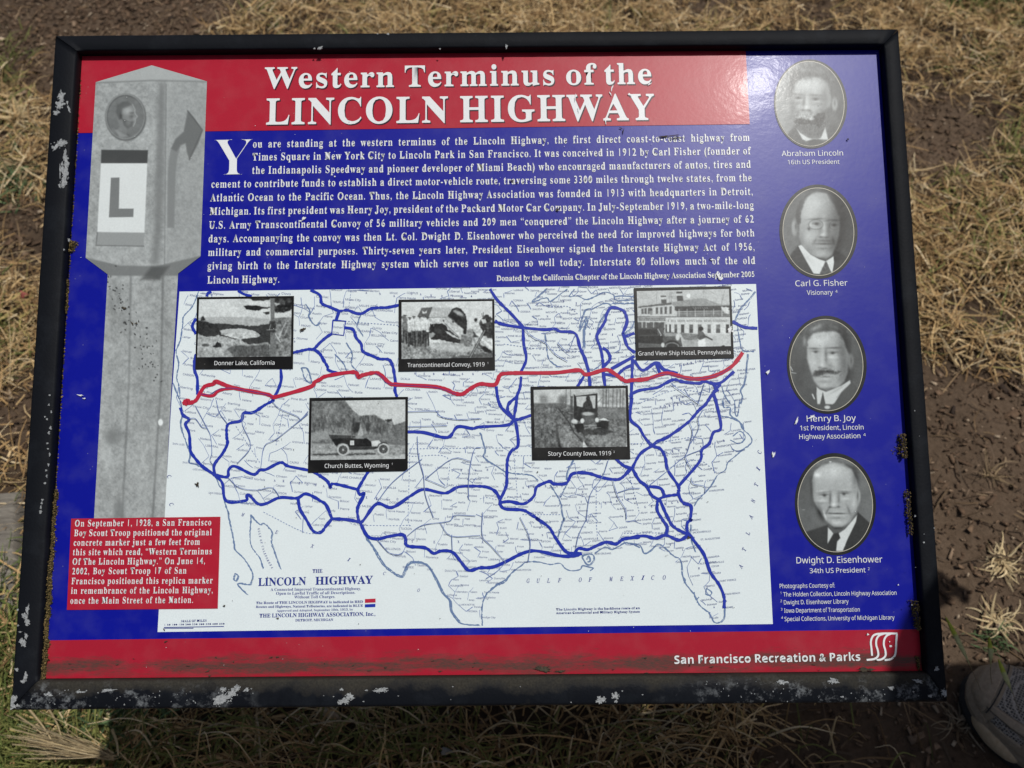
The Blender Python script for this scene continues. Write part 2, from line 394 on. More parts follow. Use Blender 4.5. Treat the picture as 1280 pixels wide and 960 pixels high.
title1 = [('Western Terminus of the', 331.5, 110.6, 817, 104.6, 25.5)]
title2 = [('LINCOLN HIGHWAY', 331.5, 155.6, 819, 149.6, 31.5)]
OFFS['title'] = .006
_m0 = _m
def _m(ch, st): return _m0(ch, 'serif' if st in ('title', 'drop') else st)
text(title1 + title2, M['shade'], .0004, 'title_shadow', PANEL, st='title', track=.05, off=(1.3, 1.5))
text(title1, M['white'], .0005, 'title_lettering', PANEL, st='title', track=.05)
text(title2, M['white'], .0005, 'title_lettering', PANEL, st='title', track=.05)
text([('Y', 267.5, 219.5, 314.5, 218.6, 45.5)], M['white'], .0003, 'initial_letter', PANEL, st='drop')
OFFS['body'] = .0
_m1 = _m
def _m(ch, st): return _m1(ch, 'serif' if st == 'body' and not ch.isdigit() else ('plain' if st == 'body' else st))
body = [
 ('ou are standing at the western terminus of the Lincoln Highway, the first direct coast-to-coast highway from', 316, 184.6, 938, 176.2),
 ('Times Square in New York City to Lincoln Park in San Francisco. It was conceived in 1912 by Carl Fisher (founder of', 315.5, 200.8, 939, 193),
 ('the Indianapolis Speedway and pioneer developer of Miami Beach) who encouraged manufacturers of autos, tires and', 315, 217.5, 939.5, 209.8),
 ('cement to contribute funds to establish a direct motor-vehicle route, traversing some 3300 miles through twelve states, from the', 264, 234.8, 940.5, 226.5),
 ('Atlantic Ocean to the Pacific Ocean. Thus, the Lincoln Highway Association was founded in 1913 with headquarters in Detroit,', 263, 251.8, 942, 243.8),
 ('Michigan. Its first president was Henry Joy, president of the Packard Motor Car Company. In July-September 1919, a two-mile-long', 262, 268.8, 943, 261),
 ('U.S. Army Transcontinental Convoy of 56 military vehicles and 209 men “conquered” the Lincoln Highway after a journey of 62', 261.2, 286, 943.3, 278.3),
 ('days. Accompanying the convoy was then Lt. Col. Dwight D. Eisenhower who perceived the need for improved highways for both', 260.5, 303, 944, 295.6),
 ('military and commercial purposes. Thirty-seven years later, President Eisenhower signed the Interstate Highway Act of 1956,', 260, 320, 944.3, 313),
 ('giving birth to the Interstate Highway system which serves our nation so well today. Interstate 80 follows much of the old', 259.3, 337, 945, 330)]
def fitk(L, st, cap, mn, tk=0.0):
    ks = []
    for l in L:
        Wd = np.linalg.norm(P(l[3], l[4]) - P(l[1], l[2])); xm_, ym_ = (l[1] + l[3]) / 2, (l[2] + l[4]) / 2
        sc = np.linalg.norm(P(xm_, ym_ - 10) - P(xm_, ym_)) / 10 * cap
        ww, ns = natural(l[0], st); ww += tk * sum(1 for c in l[0] if c != ' '); ks.append(Wd / (sc * (ww + ns * mn)))
    return min(ks)
kb = fitk(body, 'body', 9.2, .36, .11); print('body kx', kb)
text(body, M['white'], .0003, 'story_lettering', PANEL, st='body', caps=9.2, kx=kb, track=.11)
text([('Lincoln Highway.', 259, 354.6, 350.5, 353.4)], M['white'], .0003, 'story_lettering', PANEL, st='body', caps=9.2, track=.11)
text([('Donated by the California Chapter of the Lincoln Highway Association September 2005', 620.5, 351.4, 943.5, 346.2, 6.9)], M['white'], .0003, 'donor_lettering', PANEL, st='body')

NB = empty('marker_note'); NB.parent = PANEL
poly('note_panel', [(89.6, 648.2), (276, 645.8), (272.6, 760.6), (84.2, 762.2)], M['red'], .0006, NB)
note = [('On September 1, 1928, a San Francisco', 94, 658, 265.5, 656.5), ('Boy Scout Troop positioned the original', 93.2, 670, 266, 668.8),
 ('concrete marker just a few feet from', 92.5, 682, 251.3, 680.8), ('this site which read, “Western Terminus', 91.6, 693.9, 266.3, 692.6),
 ('Of The Lincoln Highway.” On June 14,', 91, 705.7, 257.8, 704.6), ('2002, Boy Scout Troop 17 of San', 90.7, 717.7, 234.5, 716.7),
 ('Francisco positioned this replica marker', 89.8, 730, 267, 729), ('in remembrance of the Lincoln Highway,', 89.3, 742, 267.5, 741),
 ('once the Main Street of the Nation.', 88.4, 754.4, 243, 753.3)]
kn = fitk(note, 'body', 8.0, .36, .14)
text(note, M['white'], .0008, 'note_lettering', NB, st='body', caps=7.9, kx=kn, track=.14)
text([('Abraham Lincoln', 977, 195.4, 1054.5, 194.6, 6.6)], M['white'], .0003, 'name_caption', PANEL, st='sans')
text([('16th US President', 984, 205.6, 1049.5, 205, 5.4)], M['white'], .0003, 'name_caption', PANEL, st='sans')
text([('Carl G. Fisher', 993.5, 358, 1059.5, 357, 7.2)], M['white'], .0003, 'name_caption', PANEL, st='sans')
text([('Visionary', 1008.5, 368.8, 1041, 368.3, 5.8), ('4', 1044, 366, 1046.8, 366, 3.4)], M['white'], .0003, 'name_caption', PANEL, st='sans')
text([('Henry B. Joy', 1007.3, 527, 1069.8, 526, 7.4)], M['white'], .0003, 'name_caption', PANEL, st='sans')
text([('1st President, Lincoln', 999.5, 538, 1080, 536.8, 6), ('Highway Association', 998.3, 548.9, 1076, 547.6, 6), ('4', 1079, 545, 1082, 545, 3.4)], M['white'], .0003, 'name_caption', PANEL, st='sans')
text([('Dwight D. Eisenhower', 994.5, 704.2, 1103, 702.8, 7.8)], M['white'], .0003, 'name_caption', PANEL, st='sans')
text([('34th US President', 1011.7, 716.4, 1082, 715.3, 6), ('2', 1084.5, 712.5, 1087, 712.5, 3.4)], M['white'], .0003, 'name_caption', PANEL, st='sans')
text([('Photographs Courtesy of:', 974, 735.2, 1043.6, 734.2, 5.4), ('1', 975.2, 742.6, 977, 742.6, 3), ('The Holden Collection, Lincoln Highway Association', 979, 745.6, 1121, 743.4, 5.3),
 ('2', 975.2, 752.6, 977.5, 752.6, 3), ('Dwight D. Eisenhower Library', 979.2, 755.6, 1060.6, 754.2, 5.3), ('3', 975.8, 763, 978, 763, 3), ('Iowa Department of Transportation', 980, 765.8, 1075, 764.3, 5.3),
 ('4', 976.3, 773.4, 978.8, 773.4, 3), ('Special Collections, University of Michigan Library', 980.3, 776.3, 1118, 774.2, 5.3)], M['white'], .0003, 'credit_lettering', PANEL, st='sans')
text([('San Francisco Recreation & Parks', 842.3, 829.8, 1076, 825.8, 10.4)], M['white'], .0003, 'agency_lettering', PANEL, st='bold')

# ------------------------------------------------------------------ printed lines
def smooth(pts, per=6):
    p = np.array(pts, float)
    if len(p) < 3: 
        return np.linspace(p[0], p[-1], 5)
    q = np.vstack([2 * p[0] - p[1], p, 2 * p[-1] - p[-2]]); out = []
    for i in range(1, len(q) - 2):
        for t in np.linspace(0, 1, per, endpoint=False):
            a, b, c, d = q[i - 1:i + 3]
            out.append(.5 * (2 * b + (c - a) * t + (2 * a - 5 * b + 4 * c - d) * t * t + (-a + 3 * b - 3 * c + d) * t ** 3))
    out.append(p[-1]); return np.array(out)
class Lines:
    def __init__(s): s.V = []; s.F = []; s.n = 0; s.k = 0
    def add(s, pts, w, z, wob=.12, jag=0.0, per=6, sm=True, dz=4e-6):
        q = smooth(pts, per) if sm else np.array(pts, float)
        if jag:
            qq = [q[0]]
            for a, b in zip(q[:-1], q[1:]):
                L = np.linalg.norm(b - a); m_ = max(1, int(L / 1.6))
                for t in range(1, m_ + 1): qq.append(a + (b - a) * t / m_ + RNG.normal(0, jag, 2) * (t < m_))
            q = np.array(qq)
        q = P(q[:, 0], q[:, 1]); d = np.gradient(q, axis=0); d /= np.linalg.norm(d, axis=1)[:, None] + 1e-12
        nn = np.stack([-d[:, 1], d[:, 0]], 1); mpx = .00058
        hw = .5 * w * mpx * (1 + RNG.normal(0, wob, len(q)))
        A, B = q + nn * hw[:, None], q - nn * hw[:, None]
        zz = z + s.k * dz; s.k += 1
        V = np.empty((2 * len(q), 3)); V[0::2, :2] = A; V[1::2, :2] = B; V[:, 2] = zz
        i = np.arange(len(q) - 1) * 2 + s.n
        s.F.append(np.stack([i, i + 1, i + 3, i + 2], 1)); s.V.append(V); s.n += len(V)
    def build(s, name, mt, parent, kind=None):
        return mesh(name, np.concatenate(s.V), np.concatenate(s.F), mt, parent, kind=kind)
CR = dict(A=(200, 355), B=(400, 355), C=(600, 355), D=(780, 355), E=(200, 500), F=(400, 500), G=(600, 500), H=(780, 500), I=(200, 640), J=(400, 640), K=(600, 640), L=(780, 640))
def c(s):
    """'A 1,2 3,4 B 5,6' : points traced on enlarged crops of the map"""
    out = []; o_ = None
    for t in s.split():
        if t in CR: o_ = CR[t]
        else:
            a, b = t.split(','); out.append((o_[0] + float(a) / 6.4, o_[1] + float(b) / 6.4))
    return out
MAP = empty('route_map'); MAP.parent = PANEL
blue = """A 375,100 385,75 412,60
A 625,52 670,80 735,100
A 290,275 265,320 262,350 290,400
A 290,560 275,640 280,700 300,760 300,885
A 966,670 970,770 940,860 905,915 E 905,5 840,40 745,100 670,105 650,165 545,195 535,290 540,350 500,430 435,520 440,600
A 1065,550 1130,535 1190,522 1230,520 B 0,470 60,420 95,400
A 1230,520 1280,560 B 30,610 60,660 70,690 150,715
A 1205,48 1280,90 B 15,155 80,185 155,215 220,210 290,235 340,235 400,200 470,190 540,188 640,168
B 155,215 130,288
B 200,350 265,365 290,430 330,480 345,540 430,580 480,600 550,605 580,650 595,720 605,800 600,850 618,910
E 165,60 185,120 235,155 205,195 235,270 245,400 270,450 340,530 440,600
E 440,600 540,615 550,560 600,530 745,595 800,560 850,555 965,500 1030,530 1200,565 F -10,600 60,650 85,700 110,670 300,715
E 440,600 500,665 530,805 685,805 695,765 720,765 785,830 850,828 960,780 1095,785 1165,750 1250,785 F 0,805 50,840 100,955
E 1105,785 1120,870 1170,955 I 1230,155 1290,160 J 50,110 100,50
F 100,950 J 210,60 320,80
F 390,565 340,650 305,715 320,755 355,750 305,850 300,900 310,960 J 320,80
J 320,85 F 350,960 455,830 575,860 720,770 830,715 1000,745 1110,695 1280,690 G 80,705 130,740 160,800 160,830 200,870 340,880 400,910 475,960 K 450,50 550,120 600,200 680,310 740,330 810,330
G 160,820 240,812 350,830 430,770 450,700 500,670 560,650 590,670 690,665 740,590 860,585 960,615 1060,635 1130,625 1210,545
G 270,160 290,200 305,360 250,410 220,480 215,600 210,690 160,800
F 700,255 830,260 1020,300 1100,215 1220,228 1280,215 G 220,200 270,155
C 130,820 140,900 155,955 G 180,70 250,140 270,155
C 330,740 320,830 295,900 290,960 G 270,150
C 295,900 230,960 G 225,90 265,140
G 270,155 310,155 415,120
C 80,40 140,130 250,240 350,350
C 118,298 190,325 350,350 510,365 600,360 640,380 760,395 800,510 840,600 870,705
C 345,360 350,480 370,600 330,700
C 985,690 980,600 965,520 935,430 945,390 1000,300 1010,250 1050,190 1140,210 1170,260 1175,310 1145,390 1150,410 1180,500 1240,550
C 1165,420 1235,393
C 980,510 1020,540 1040,600 990,660
C 870,700 880,815
C 985,700 1000,815
C 830,740 780,820
C 1050,680 1235,578
C 1100,730 1150,680 1225,645
C 1220,600 1215,760 1210,900 H 60,0 50,150 120,220 160,290 225,365 290,390 330,460 350,560 435,690 435,750 470,820 535,850 530,960 L 535,60 505,90 505,150 520,185
C 1200,885 1280,850 D 260,830 330,795 400,765 480,785 600,795 640,780 760,795 880,700
C 980,720 1100,735
D 80,610 130,680 170,685 260,630 320,685 430,715
D 258,640 290,722
D 710,790 750,860
D 770,800 700,890 650,965 H 600,80 510,180 350,295 270,330 225,365 130,430 65,545
D 715,880 740,960 H 775,220 715,260 680,350 620,400 605,490 435,690
D 865,300 960,345 1066,355
H 65,545 120,640 180,690 220,760 275,795
H 180,690 290,705 325,770
H 275,795 330,770 440,755
H 270,795 265,880 310,960 L 345,120 335,185
H 285,795 350,940 L 400,120 520,185
L 0,215 150,190 250,210 335,185 440,225 520,185 560,230 640,340 690,480 760,580 800,680 800,770
K 1280,200 1150,215 1090,255 1010,240 920,275 860,300 790,290 755,330
K 0,445 100,440 200,400 340,330 450,310 640,350 760,350 815,330
J 320,80 380,190 460,215 550,195 655,180 685,210 700,270 840,285 910,330 970,310 1060,320 1130,400 1190,465 1280,445
G 1085,470 1150,525 1210,545"""
lb = Lines()
for l in blue.split('\n'): lb.add(c(l), 3.9, .00030)
lb.add(c('B 105,290 205,298 190,412 95,400 105,290'), 1.7, .00030, sm=False)
lb.build('blue_routes', M['route_blue'], MAP)
lr = Lines()
lr.add(c('A 185,950 240,952 290,930 320,880 360,820 430,800 450,780 590,830 850,880 905,905 960,895 1200,825 1240,785 B 0,765 60,735 270,705 310,745 340,730 440,710 490,730 560,795 620,805 900,820 1000,840 1080,875 1140,880 1200,840 C 0,800 120,805 160,730 220,715 330,712 600,710 790,690 850,725 980,690 1030,690 1080,720 1160,775 D 60,770 180,760 330,715 420,730 520,755 640,755 760,720 860,660 920,590 948,548'), 4.9, .00060, wob=.08)
lr.add(c('A 320,880 420,895 480,850 600,832'), 3.9, .00060)
lr.add(c('A 195,965 215,940 240,945'), 7, .00062)
lr.build('red_route', M['route_red'], MAP)
lk = Lines()                                    # the black guide line inked inside the red one
lk.add(c('A 330,880 400,885 470,845 590,835 850,885 905,910'), .7, .00070)
lk.add(c('B 440,715 500,745 560,800 900,825 1090,880'), .6, .00070)
lk.add(c('D 200,765 330,722 520,760 650,752 760,725 850,670'), .6, .00070)
lk.build('guide_line', M['title_blue'], MAP, kind='stuff')
coast = """A 310,60 260,180 190,260 180,350 160,460 130,540 150,640 135,740 155,830 160,900
A 105,790 130,860 160,930 E 175,60
E 180,110 165,210 220,370 240,440 235,500 300,520 380,570 440,610 470,680 500,720 520,830 550,910 I 545,20 590,230 600,300 670,370 740,490 730,560 715,580 620,575 700,660
I 730,20 725,250 800,370 825,455
I 730,30 800,100 830,90 895,155 890,230 930,360 965,455
I 600,490 625,510 610,550 590,535 600,490
J 320,90 370,210 430,300 510,430 640,520 680,480 720,410 830,415 880,460 930,550 980,650 1035,710 1045,790 1110,880 1180,900 1275,905
J 330,90 380,210 442,300 520,425 640,510 672,475 716,400 835,408 890,460 942,550 990,650 1045,710 1055,790 1115,872
K 20,910 15,780 40,680 110,600 200,560 260,480 330,430 370,400 470,400 560,420 640,410 680,450 730,470 800,460 820,430 870,440 905,450 880,470
K 45,660 120,600 K 130,580 200,545 K 240,500 290,460
K 815,360 850,415 880,420 910,380 905,345 870,335 830,345 815,360
K 850,380 870,350 880,390 860,400
K 920,330 1000,280 1060,300 1150,250 1200,250 1280,285
L 0,245 60,250 130,270 160,330 210,310 270,255 330,290 400,355 440,370 460,420 465,500 490,570 560,660 600,740 680,810 720,880 770,880 800,840 805,770
L 470,520 490,545 480,570
L 560,640 575,700 600,680
L 535,100 530,200 570,320
L 660,610 700,640 690,665 655,655 660,610
H 785,0 800,60 850,60 850,120 920,170 950,230 1010,290 1020,340 960,390 890,450 830,500 810,560 750,600 700,680 650,740 590,800 560,850
H 870,290 930,250 970,300 920,350 850,320
H 860,390 910,410 960,390
H 885,0 890,110 910,120 925,0
H 780,130 860,145 H 940,190 960,240
D 990,560 980,640 975,700 960,800 930,850 945,900 930,960
D 780,820 810,900 850,960
D 905,330 925,450 950,530 1040,540
D 880,300 930,200 1000,120 1050,60
C 830,510 825,440 830,360 860,270
C 840,515 837,440 842,360 872,270
C 900,200 1000,155 1050,180 1010,250
C 790,360 830,230 860,200 900,200
C 790,380 850,260
C 935,400 950,320 1000,240
C 820,500 840,600 880,685 920,680 970,640 985,600
C 415,140 520,50 530,38
C 415,148 530,110 560,140 620,100 700,40
C 755,42 715,100 780,95 850,125 930,95 1000,65 1070,90 1090,130 1230,130
C 1080,100 1130,95 1230,100
C 1060,155 1230,155
D 0,400 60,350 80,300
G 560,680 635,800 655,900 670,960 K 670,50 620,200
G 700,670 640,780
G 0,260 40,400 30,460 150,540 220,580 400,600 460,640
G 745,480 700,570 690,640
C 520,400 530,480 550,600 620,660
A 1165,160 1200,220 1190,260 1240,330 1280,310
A 1130,670 1180,680 1210,790 1160,760 1130,670
B 210,470 260,560 250,640 300,700
B 330,240 300,330 345,420
B 120,560 190,640 220,720"""
lc = Lines()
for l in coast.split('\n'):
    lc.add(c(l), 1.5, .00015, wob=.3, jag=.28, per=4, dz=1e-6)
    if RNG.random() < .5: lc.add(np.array(c(l)) + (1.1, .7), .6, .00015, wob=.3, jag=.3, per=4, dz=1e-6)
lc.build('coastlines', M['coast'], MAP, kind='stuff')
land = np.array([(232, 366), (330, 362), (760, 357), (942, 357), (935, 430), (925, 470), (922, 500), (935, 545), (900, 590), (866, 640), (860, 668), (898, 735), (901, 768), (886, 775), (850, 715), (828, 690), (790, 682), (720, 696), (650, 703), (608, 740), (600, 775), (560, 750), (545, 718), (512, 704), (498, 718), (450, 655), (388, 662), (345, 640), (285, 626), (237, 560), (215, 500), (222, 440)], float)
def inside(p, q=land):
    x, y = p[..., 0], p[..., 1]; r = np.zeros(x.shape, bool); j = len(q) - 1
    for i in range(len(q)):
        a, b = q[i], q[j]; j = i
        r ^= ((a[1] > y) != (b[1] > y)) & (x < (b[0] - a[0]) * (y - a[1]) / (b[1] - a[1] + 1e-12) + a[0])
    return r
towns = []
cand = np.stack([RNG.uniform(215, 945, 9000), RNG.uniform(357, 775, 9000)], 1); cand = cand[inside(cand)]
for p in cand:
    sp = 13.5 if p[0] < 560 else 9.8
    if p[0] > 560 and p[1] < 520: sp = 8.0
    if all((p[0] - q[0]) ** 2 + ((p[1] - q[1]) * 1.5) ** 2 > sp * sp for q in towns): towns.append(p)
towns = np.array(towns); print('towns', len(towns))
ll = Lines()
for i, p in enumerate(towns):
    d = np.hypot(*(towns - p).T); near = np.argsort(d)[1:4]
    for j in near[:(2 if RNG.random() < .22 else 1)]:
        if j > i or RNG.random() < .3:
            mid = (p + towns[j]) / 2 + RNG.normal(0, .35, 2)
            ll.add([p, mid, towns[j]], RNG.choice([.45, .6, .9], p=[.5, .38, .12]), .00018, per=3, dz=2e-7)
for l in """E 455,0 480,100 545,190
E 290,50 380,220 410,290 420,420 405,480 430,520
E 240,150 290,150 340,215 385,225
E 905,15 960,70 1100,130 1130,155 1190,90
E 1190,110 940,310 840,370 810,550
E 670,110 665,200 730,370 620,510
E 550,620 640,700 780,720 900,700 965,780
F 820,470 590,650 455,820
F 845,630 1060,470 1210,490
F 1280,380 1240,390 1210,490 1190,640 1190,790
F 845,630 1010,700
F 705,95 930,90 950,125 1080,155 1280,150
F 705,215 1020,205
F 780,290 790,450 830,600 845,760 910,940
G 1025,480 980,610 880,760 850,960 K 850,60 790,180 765,290
G 1060,640 1100,770 1160,870 1170,950
G 1100,740 1200,710 1280,705
K 205,400 90,270 20,190 20,0
K 320,40 400,220 385,400
K 205,400 140,470 50,530
J 700,190 780,125 860,95 1035,72 1080,25 1245,30
J 460,220 530,300 570,330 650,335 690,270
J 1055,180 1060,310
J 960,80 1050,190 1280,185
D 370,800 600,960
D 640,795 590,960
H 520,180 545,260 510,400 490,460 540,560
H 630,80 590,150 595,230 530,350
H 190,690 335,575 480,455 610,400
H 535,620 550,670 640,690 650,740
I 1150,50 1145,160
C 350,360 430,430 520,470 600,560 700,620
C 760,410 700,540 620,470""".split('\n'):
    if not l.startswith('#'): ll.add(c(l), .85, .00020, per=4, dz=1e-6)
for l in """F 735,450 1020,460 1015,700
F 720,390 705,950 J 700,105 320,105
F 720,390 1280,385 G 270,382
G 270,382 272,440 410,445
G 272,440 300,780
G 0,790 60,780 150,800 230,775 300,795
G 930,700 930,950 K 940,215
G 1190,590 1270,880 H 120,900
L 0,170 310,165
I 830,0 1150,160 1280,165
E 985,90 930,360
E 610,210 800,500
E 540,805 750,825
B 150,290 330,310 625,330
B 250,60 230,200
C 545,185 700,180 780,240
C 190,480 480,520 800,540
H 0,350 225,345 520,300
H 350,545 H 590,480 740,580
D 110,960 400,850 640,870
K 340,20 640,20""".split('\n'):
    q = np.array(c(l)); q = smooth(q, 4)
    seg = np.linalg.norm(np.diff(q, axis=0), axis=1).sum(); m_ = int(seg / 4.2) + 2
    s_ = np.concatenate([[0], np.cumsum(np.linalg.norm(np.diff(q, axis=0), axis=1))]); tt = np.linspace(0, s_[-1], m_ * 2)
    X = np.interp(tt, s_, q[:, 0]); Y = np.interp(tt, s_, q[:, 1])
    for i in range(0, len(tt) - 1, 2): ll.add([(X[i], Y[i]), (X[i + 1], Y[i + 1])], .7, .00019, dz=2e-7, sm=False)
ll.build('fine_roads_and_borders', M['line'], MAP, kind='stuff')
NAMES = 'Fresno Visalia Merced Modesto Elko Wells Ely Fallon Winnemucca Provo Ogden Logan Price Rawlins Casper Laramie Billings Butte Helena Havre Glendive Miles_City Minot Fargo Pierre Huron Mitchell Sioux_City Yankton Norfolk Lincoln Kearney Ogallala Sidney Sterling Denver Pueblo Trinidad Lamar Salina Abilene Topeka Wichita Dodge_City Liberal Enid Guthrie Tulsa Ardmore Durant Amarillo Lubbock Pecos Midland Odessa Waco Temple Austin Tyler Houston Beaumont Laredo Victoria Corpus Alpine Marfa Deming Roswell Clovis Socorro Gallup Holbrook Phoenix Tucson Bisbee Yuma Needles Barstow Bishop Reno Carson Eureka Boise Pocatello Moab Durango Salida Joplin Springfield Rolla Sedalia Columbia Moberly Quincy Peoria Decatur Urbana Danville Lafayette Muncie Dayton Lima Toledo Akron Canton Erie Altoona York Reading Scranton Trenton Albany Utica Troy Elmira Dover Easton Norfolk Raleigh Durham Salem Asheville Macon Albany Tifton Dothan Selma Mobile Biloxi Natchez Jackson Meridian Tupelo Corinth Memphis Helena Pine_Bluff Hope Monroe Ruston Alexandria Lake_Charles Ocala Tampa Orlando Daytona Palatka Savannah Augusta Columbia Florence Sumter Danville Roanoke Bristol Knoxville Nashville Paducah Cairo Evansville Vincennes Terre_Haute Gary Racine Madison La_Crosse Winona Mankato Duluth Bemidji Ames Boone Clinton Dubuque Davenport Ottumwa Marion Saginaw Flint Lansing Cadillac'.split()
tl = []
slope = lambda x: np.interp(x, [220, 420, 640, 820, 940], [.15, .06, 0, -.10, -.16])
for i, p in enumerate(towns):
    if RNG.random() < .12: continue
    s = NAMES[(i * 37) % len(NAMES)].replace('_', ' ')
    if RNG.random() < .2: s = s.upper()
    cap = 2.2 if p[0] > 560 else 2.5
    w = len(s) * cap * (.95 if s.isupper() else .80); x0 = p[0] + 1.6; 
    if x0 + w > 940: x0 = p[0] - w - 1.5
    y0 = p[1] + 1; tl.append((s, x0, y0, x0 + w, y0 + w * slope(p[0]), cap, 'sans'))
for s, a in (('ST. AUGUSTINE', 'L 612,228'), ('JACKSONVILLE', 'L 550,172'), ('PALM BEACH', 'L 808,665'), ('MIAMI', 'L 812,772'), ('GALVESTON', 'K 300,470'), ('NEW ORLEANS', 'K 915,342'), ('CHARLESTON', 'H 680,735'), ('SAN DIEGO', 'E 388,748'), ('LOS ANGELES', 'E 262,560'), ('SANTA BARBARA', 'E 180,505'), ('SAN LUIS', 'E 100,355'), ('FORT WORTH', 'K 20,42'), ('MINNEAPOLIS', 'C 170,368'), ('SALT LAKE CITY', 'B 10,820'), ('CHARLOTTE', 'H 385,462'), ('FORT PIERCE', 'L 765,560'), ('COCOA', 'L 700,442'), ('TITUSVILLE', 'L 680,415'), ('NEW YORK', 'D 958,545'), ('PHILADELPHIA', 'D 905,700')):
    x0, y0 = c(a)[0]; w = len(s) * 1.9; tl.append((s, x0, y0, x0 + w, y0 + w * slope(x0) * .7, 2.2, 'sans'))
text(tl, M['name'], .00024, 'place_names', MAP, st='sans', kind='stuff')
# spaced letters of the states and seas
def spaced(s, pts, cap, sty='body', rot=0.0):
    out = []
    for ch, (x, y) in zip(s, c(pts)):
        w = cap * .75; dx, dy = w * math.cos(rot), -w * math.sin(rot)
        out.append((ch, x - dx / 2, y + cap / 2 - dy / 2, x + dx / 2, y + cap / 2 + dy / 2, cap, sty))
    return out
st_ = []
st_ += spaced('ANA', 'B 370,70 480,80 593,95', 2.9, 'serif_thin') + spaced('DAKOTA', 'B 732,80 805,82 890,90 975,97 1058,95 1135,97', 2.7, 'serif_thin') + spaced('A', 'B 1212,97', 2.7)
st_ += spaced('NEBRASKA', 'B 760,718 835,718 910,720 990,722 1068,722 1140,720 1225,720 C 20,720', 2.7, 'serif_thin')
st_ += spaced('OKLAHOMA', 'F 1060,563 1130,562 1188,562 1240,560 G 60,558 125,558 185,556 245,553', 2.7, 'serif_thin') + spaced('KANSAS', 'F 905,175 1018,182 1235,175 G 65,175 125,175 185,175', 2.7, 'serif_thin')
st_ += spaced('XICO', 'F 372,780 455,787 540,790 620,793', 3, 'serif_thin') + spaced('ARIZONA', 'E 918,643 988,648 1048,658 1115,665 1180,675 1245,682 F 30,688', 3, 'serif_thin')
st_ += spaced('ALABAMA', 'G 957,825 1005,825 1050,815 1095,808 1140,798 1185,795 1228,788', 2.7, 'serif_thin', .08) + spaced('ARKANSAS', 'G 345,700 390,697 430,694 475,690 525,690 570,690 615,690 655,688', 2.6, 'serif_thin')
st_ += spaced('WEST', 'D 380,915 425,908 470,903 518,895', 3, 'serif_thin', .12) + spaced('VIRGINIA', 'H 295,55 330,50 365,45 400,40 430,36 458,31 482,27 505,22', 2.8, 'serif_thin', .14)
st_ += spaced('PENNSYLVANIA', 'D 450,655 480,645 510,637 540,630 575,625 610,618 640,612 670,605 700,598 730,592 760,588 790,582', 2.7, 'serif_thin', .2)
st_ += spaced('GEORGIA', 'H 170,855 222,850 275,838 330,830 385,822 432,815 480,810', 2.8, 'serif_thin', .1) + spaced('NORTH', 'H 292,430 340,422 390,412 440,408 500,395', 2.8, 'serif_thin', .12)
st_ += spaced('CAROLINA', 'H 560,385 615,372 660,358 710,350 755,340 800,325 500,560 550,545', 2.6, 'serif_thin', .2)
st_ += spaced('TEXAS', 'J 738,235 915,240 1108,238 K 20,240 190,232', 3.2, 'serif_thin') + spaced('INC', 'K 480,125 500,185 B 480,540', 2.6, 'serif_thin') + spaced('FLORIDA', 'L 372,262 470,300 540,360 600,450 665,595 700,690 720,760', 2.6, 'serif_thin')
st_ += spaced('KENTUCKY', 'G 830,690 822,735 818,770 810,815 798,860 790,905 785,940 K 780,80', 2.6, 'serif_thin') + spaced('MICHIGAN', 'C 670,135 770,155 900,330 880,400 1060,405 1110,480 1170,570 540,260', 2.6, 'serif_thin')
st_ += spaced('MEXICO', 'I 660,20 930,160 1215,272 J 228,380 512,490 785,625', 4.2, 'italic', -.3)
st_ += spaced('GULFOFMEXICO', 'K 385,550 465,550 550,548 637,545 802,542 882,540 1048,535 1135,533 1218,530 L 152,525 230,525 322,523', 5.2, 'italic')
st_ += spaced('ATLANTIC', 'L 948,425 975,290 1005,160 H 1030,925 1048,797 1072,668 1088,540 1098,408', 5.0, 'italic', 1.2)
st_ += spaced('CC', 'E 78,828 60,605', 5, 'italic', -1.0)
st_ += spaced('GULFOFCALIFORNIA', 'I 783,130 786,150 790,170 794,190 800,220 806,240 814,270 820,290 826,310 832,328 840,346 848,364 857,382 867,400 878,418 890,438', 2.7, 'serif_thin', -1.3)
text(st_, M['title_blue'], .00026, 'map_lettering', MAP, st='serif_thin', kind='stuff')
def tt(L, st, mt, name, z=.00024, par=MAP):
    out = []
    for s, a, b, x, y, cap in L: out.append((s, 300 + a / 6.4, 700 + b / 6.4, 300 + x / 6.4, 700 + y / 6.4, cap / 6.4, st))
    return text(out, mt, z, name, par, st=st)
tt([('THE', 580, 103, 660, 101, 29), ('LINCOLN', 145, 207, 530, 198, 62), ('HIGHWAY', 602, 197, 1062, 188, 62)], 'serif', M['title_blue'], 'map_title')
tt([('A Connected Improved Transcontinental Highway,', 245, 247, 970, 239, 22), ('Open to Lawful Traffic of all Descriptions.', 288, 278, 925, 270, 22), ('Without Toll Charges.', 435, 307, 765, 303, 22),
    ('Approved and Adopted, September 10th, 1913, by', 295, 414, 905, 403, 17)], 'serif_thin', M['title_blue'], 'map_subtitle')
tt([('The Route of THE LINCOLN HIGHWAY is indicated in RED', 128, 352, 985, 342, 19), ('Routes and Highways, Natural Tributaries, are indicated in BLUE', 128, 383, 985, 373, 18),
    ('THE LINCOLN HIGHWAY ASSOCIATION, Inc.,', 155, 460, 1085, 445, 30), ('DETROIT, MICHIGAN', 443, 491, 747, 486, 19)], 'serif', M['title_blue'], 'map_key_lettering')
q = lambda *a: [(300 + x / 6.4, 700 + y / 6.4) for x, y in a]
poly('key_swatch', q((1000, 312), (1085, 308), (1085, 339), (1000, 343)), M['route_red'], .00024, MAP)
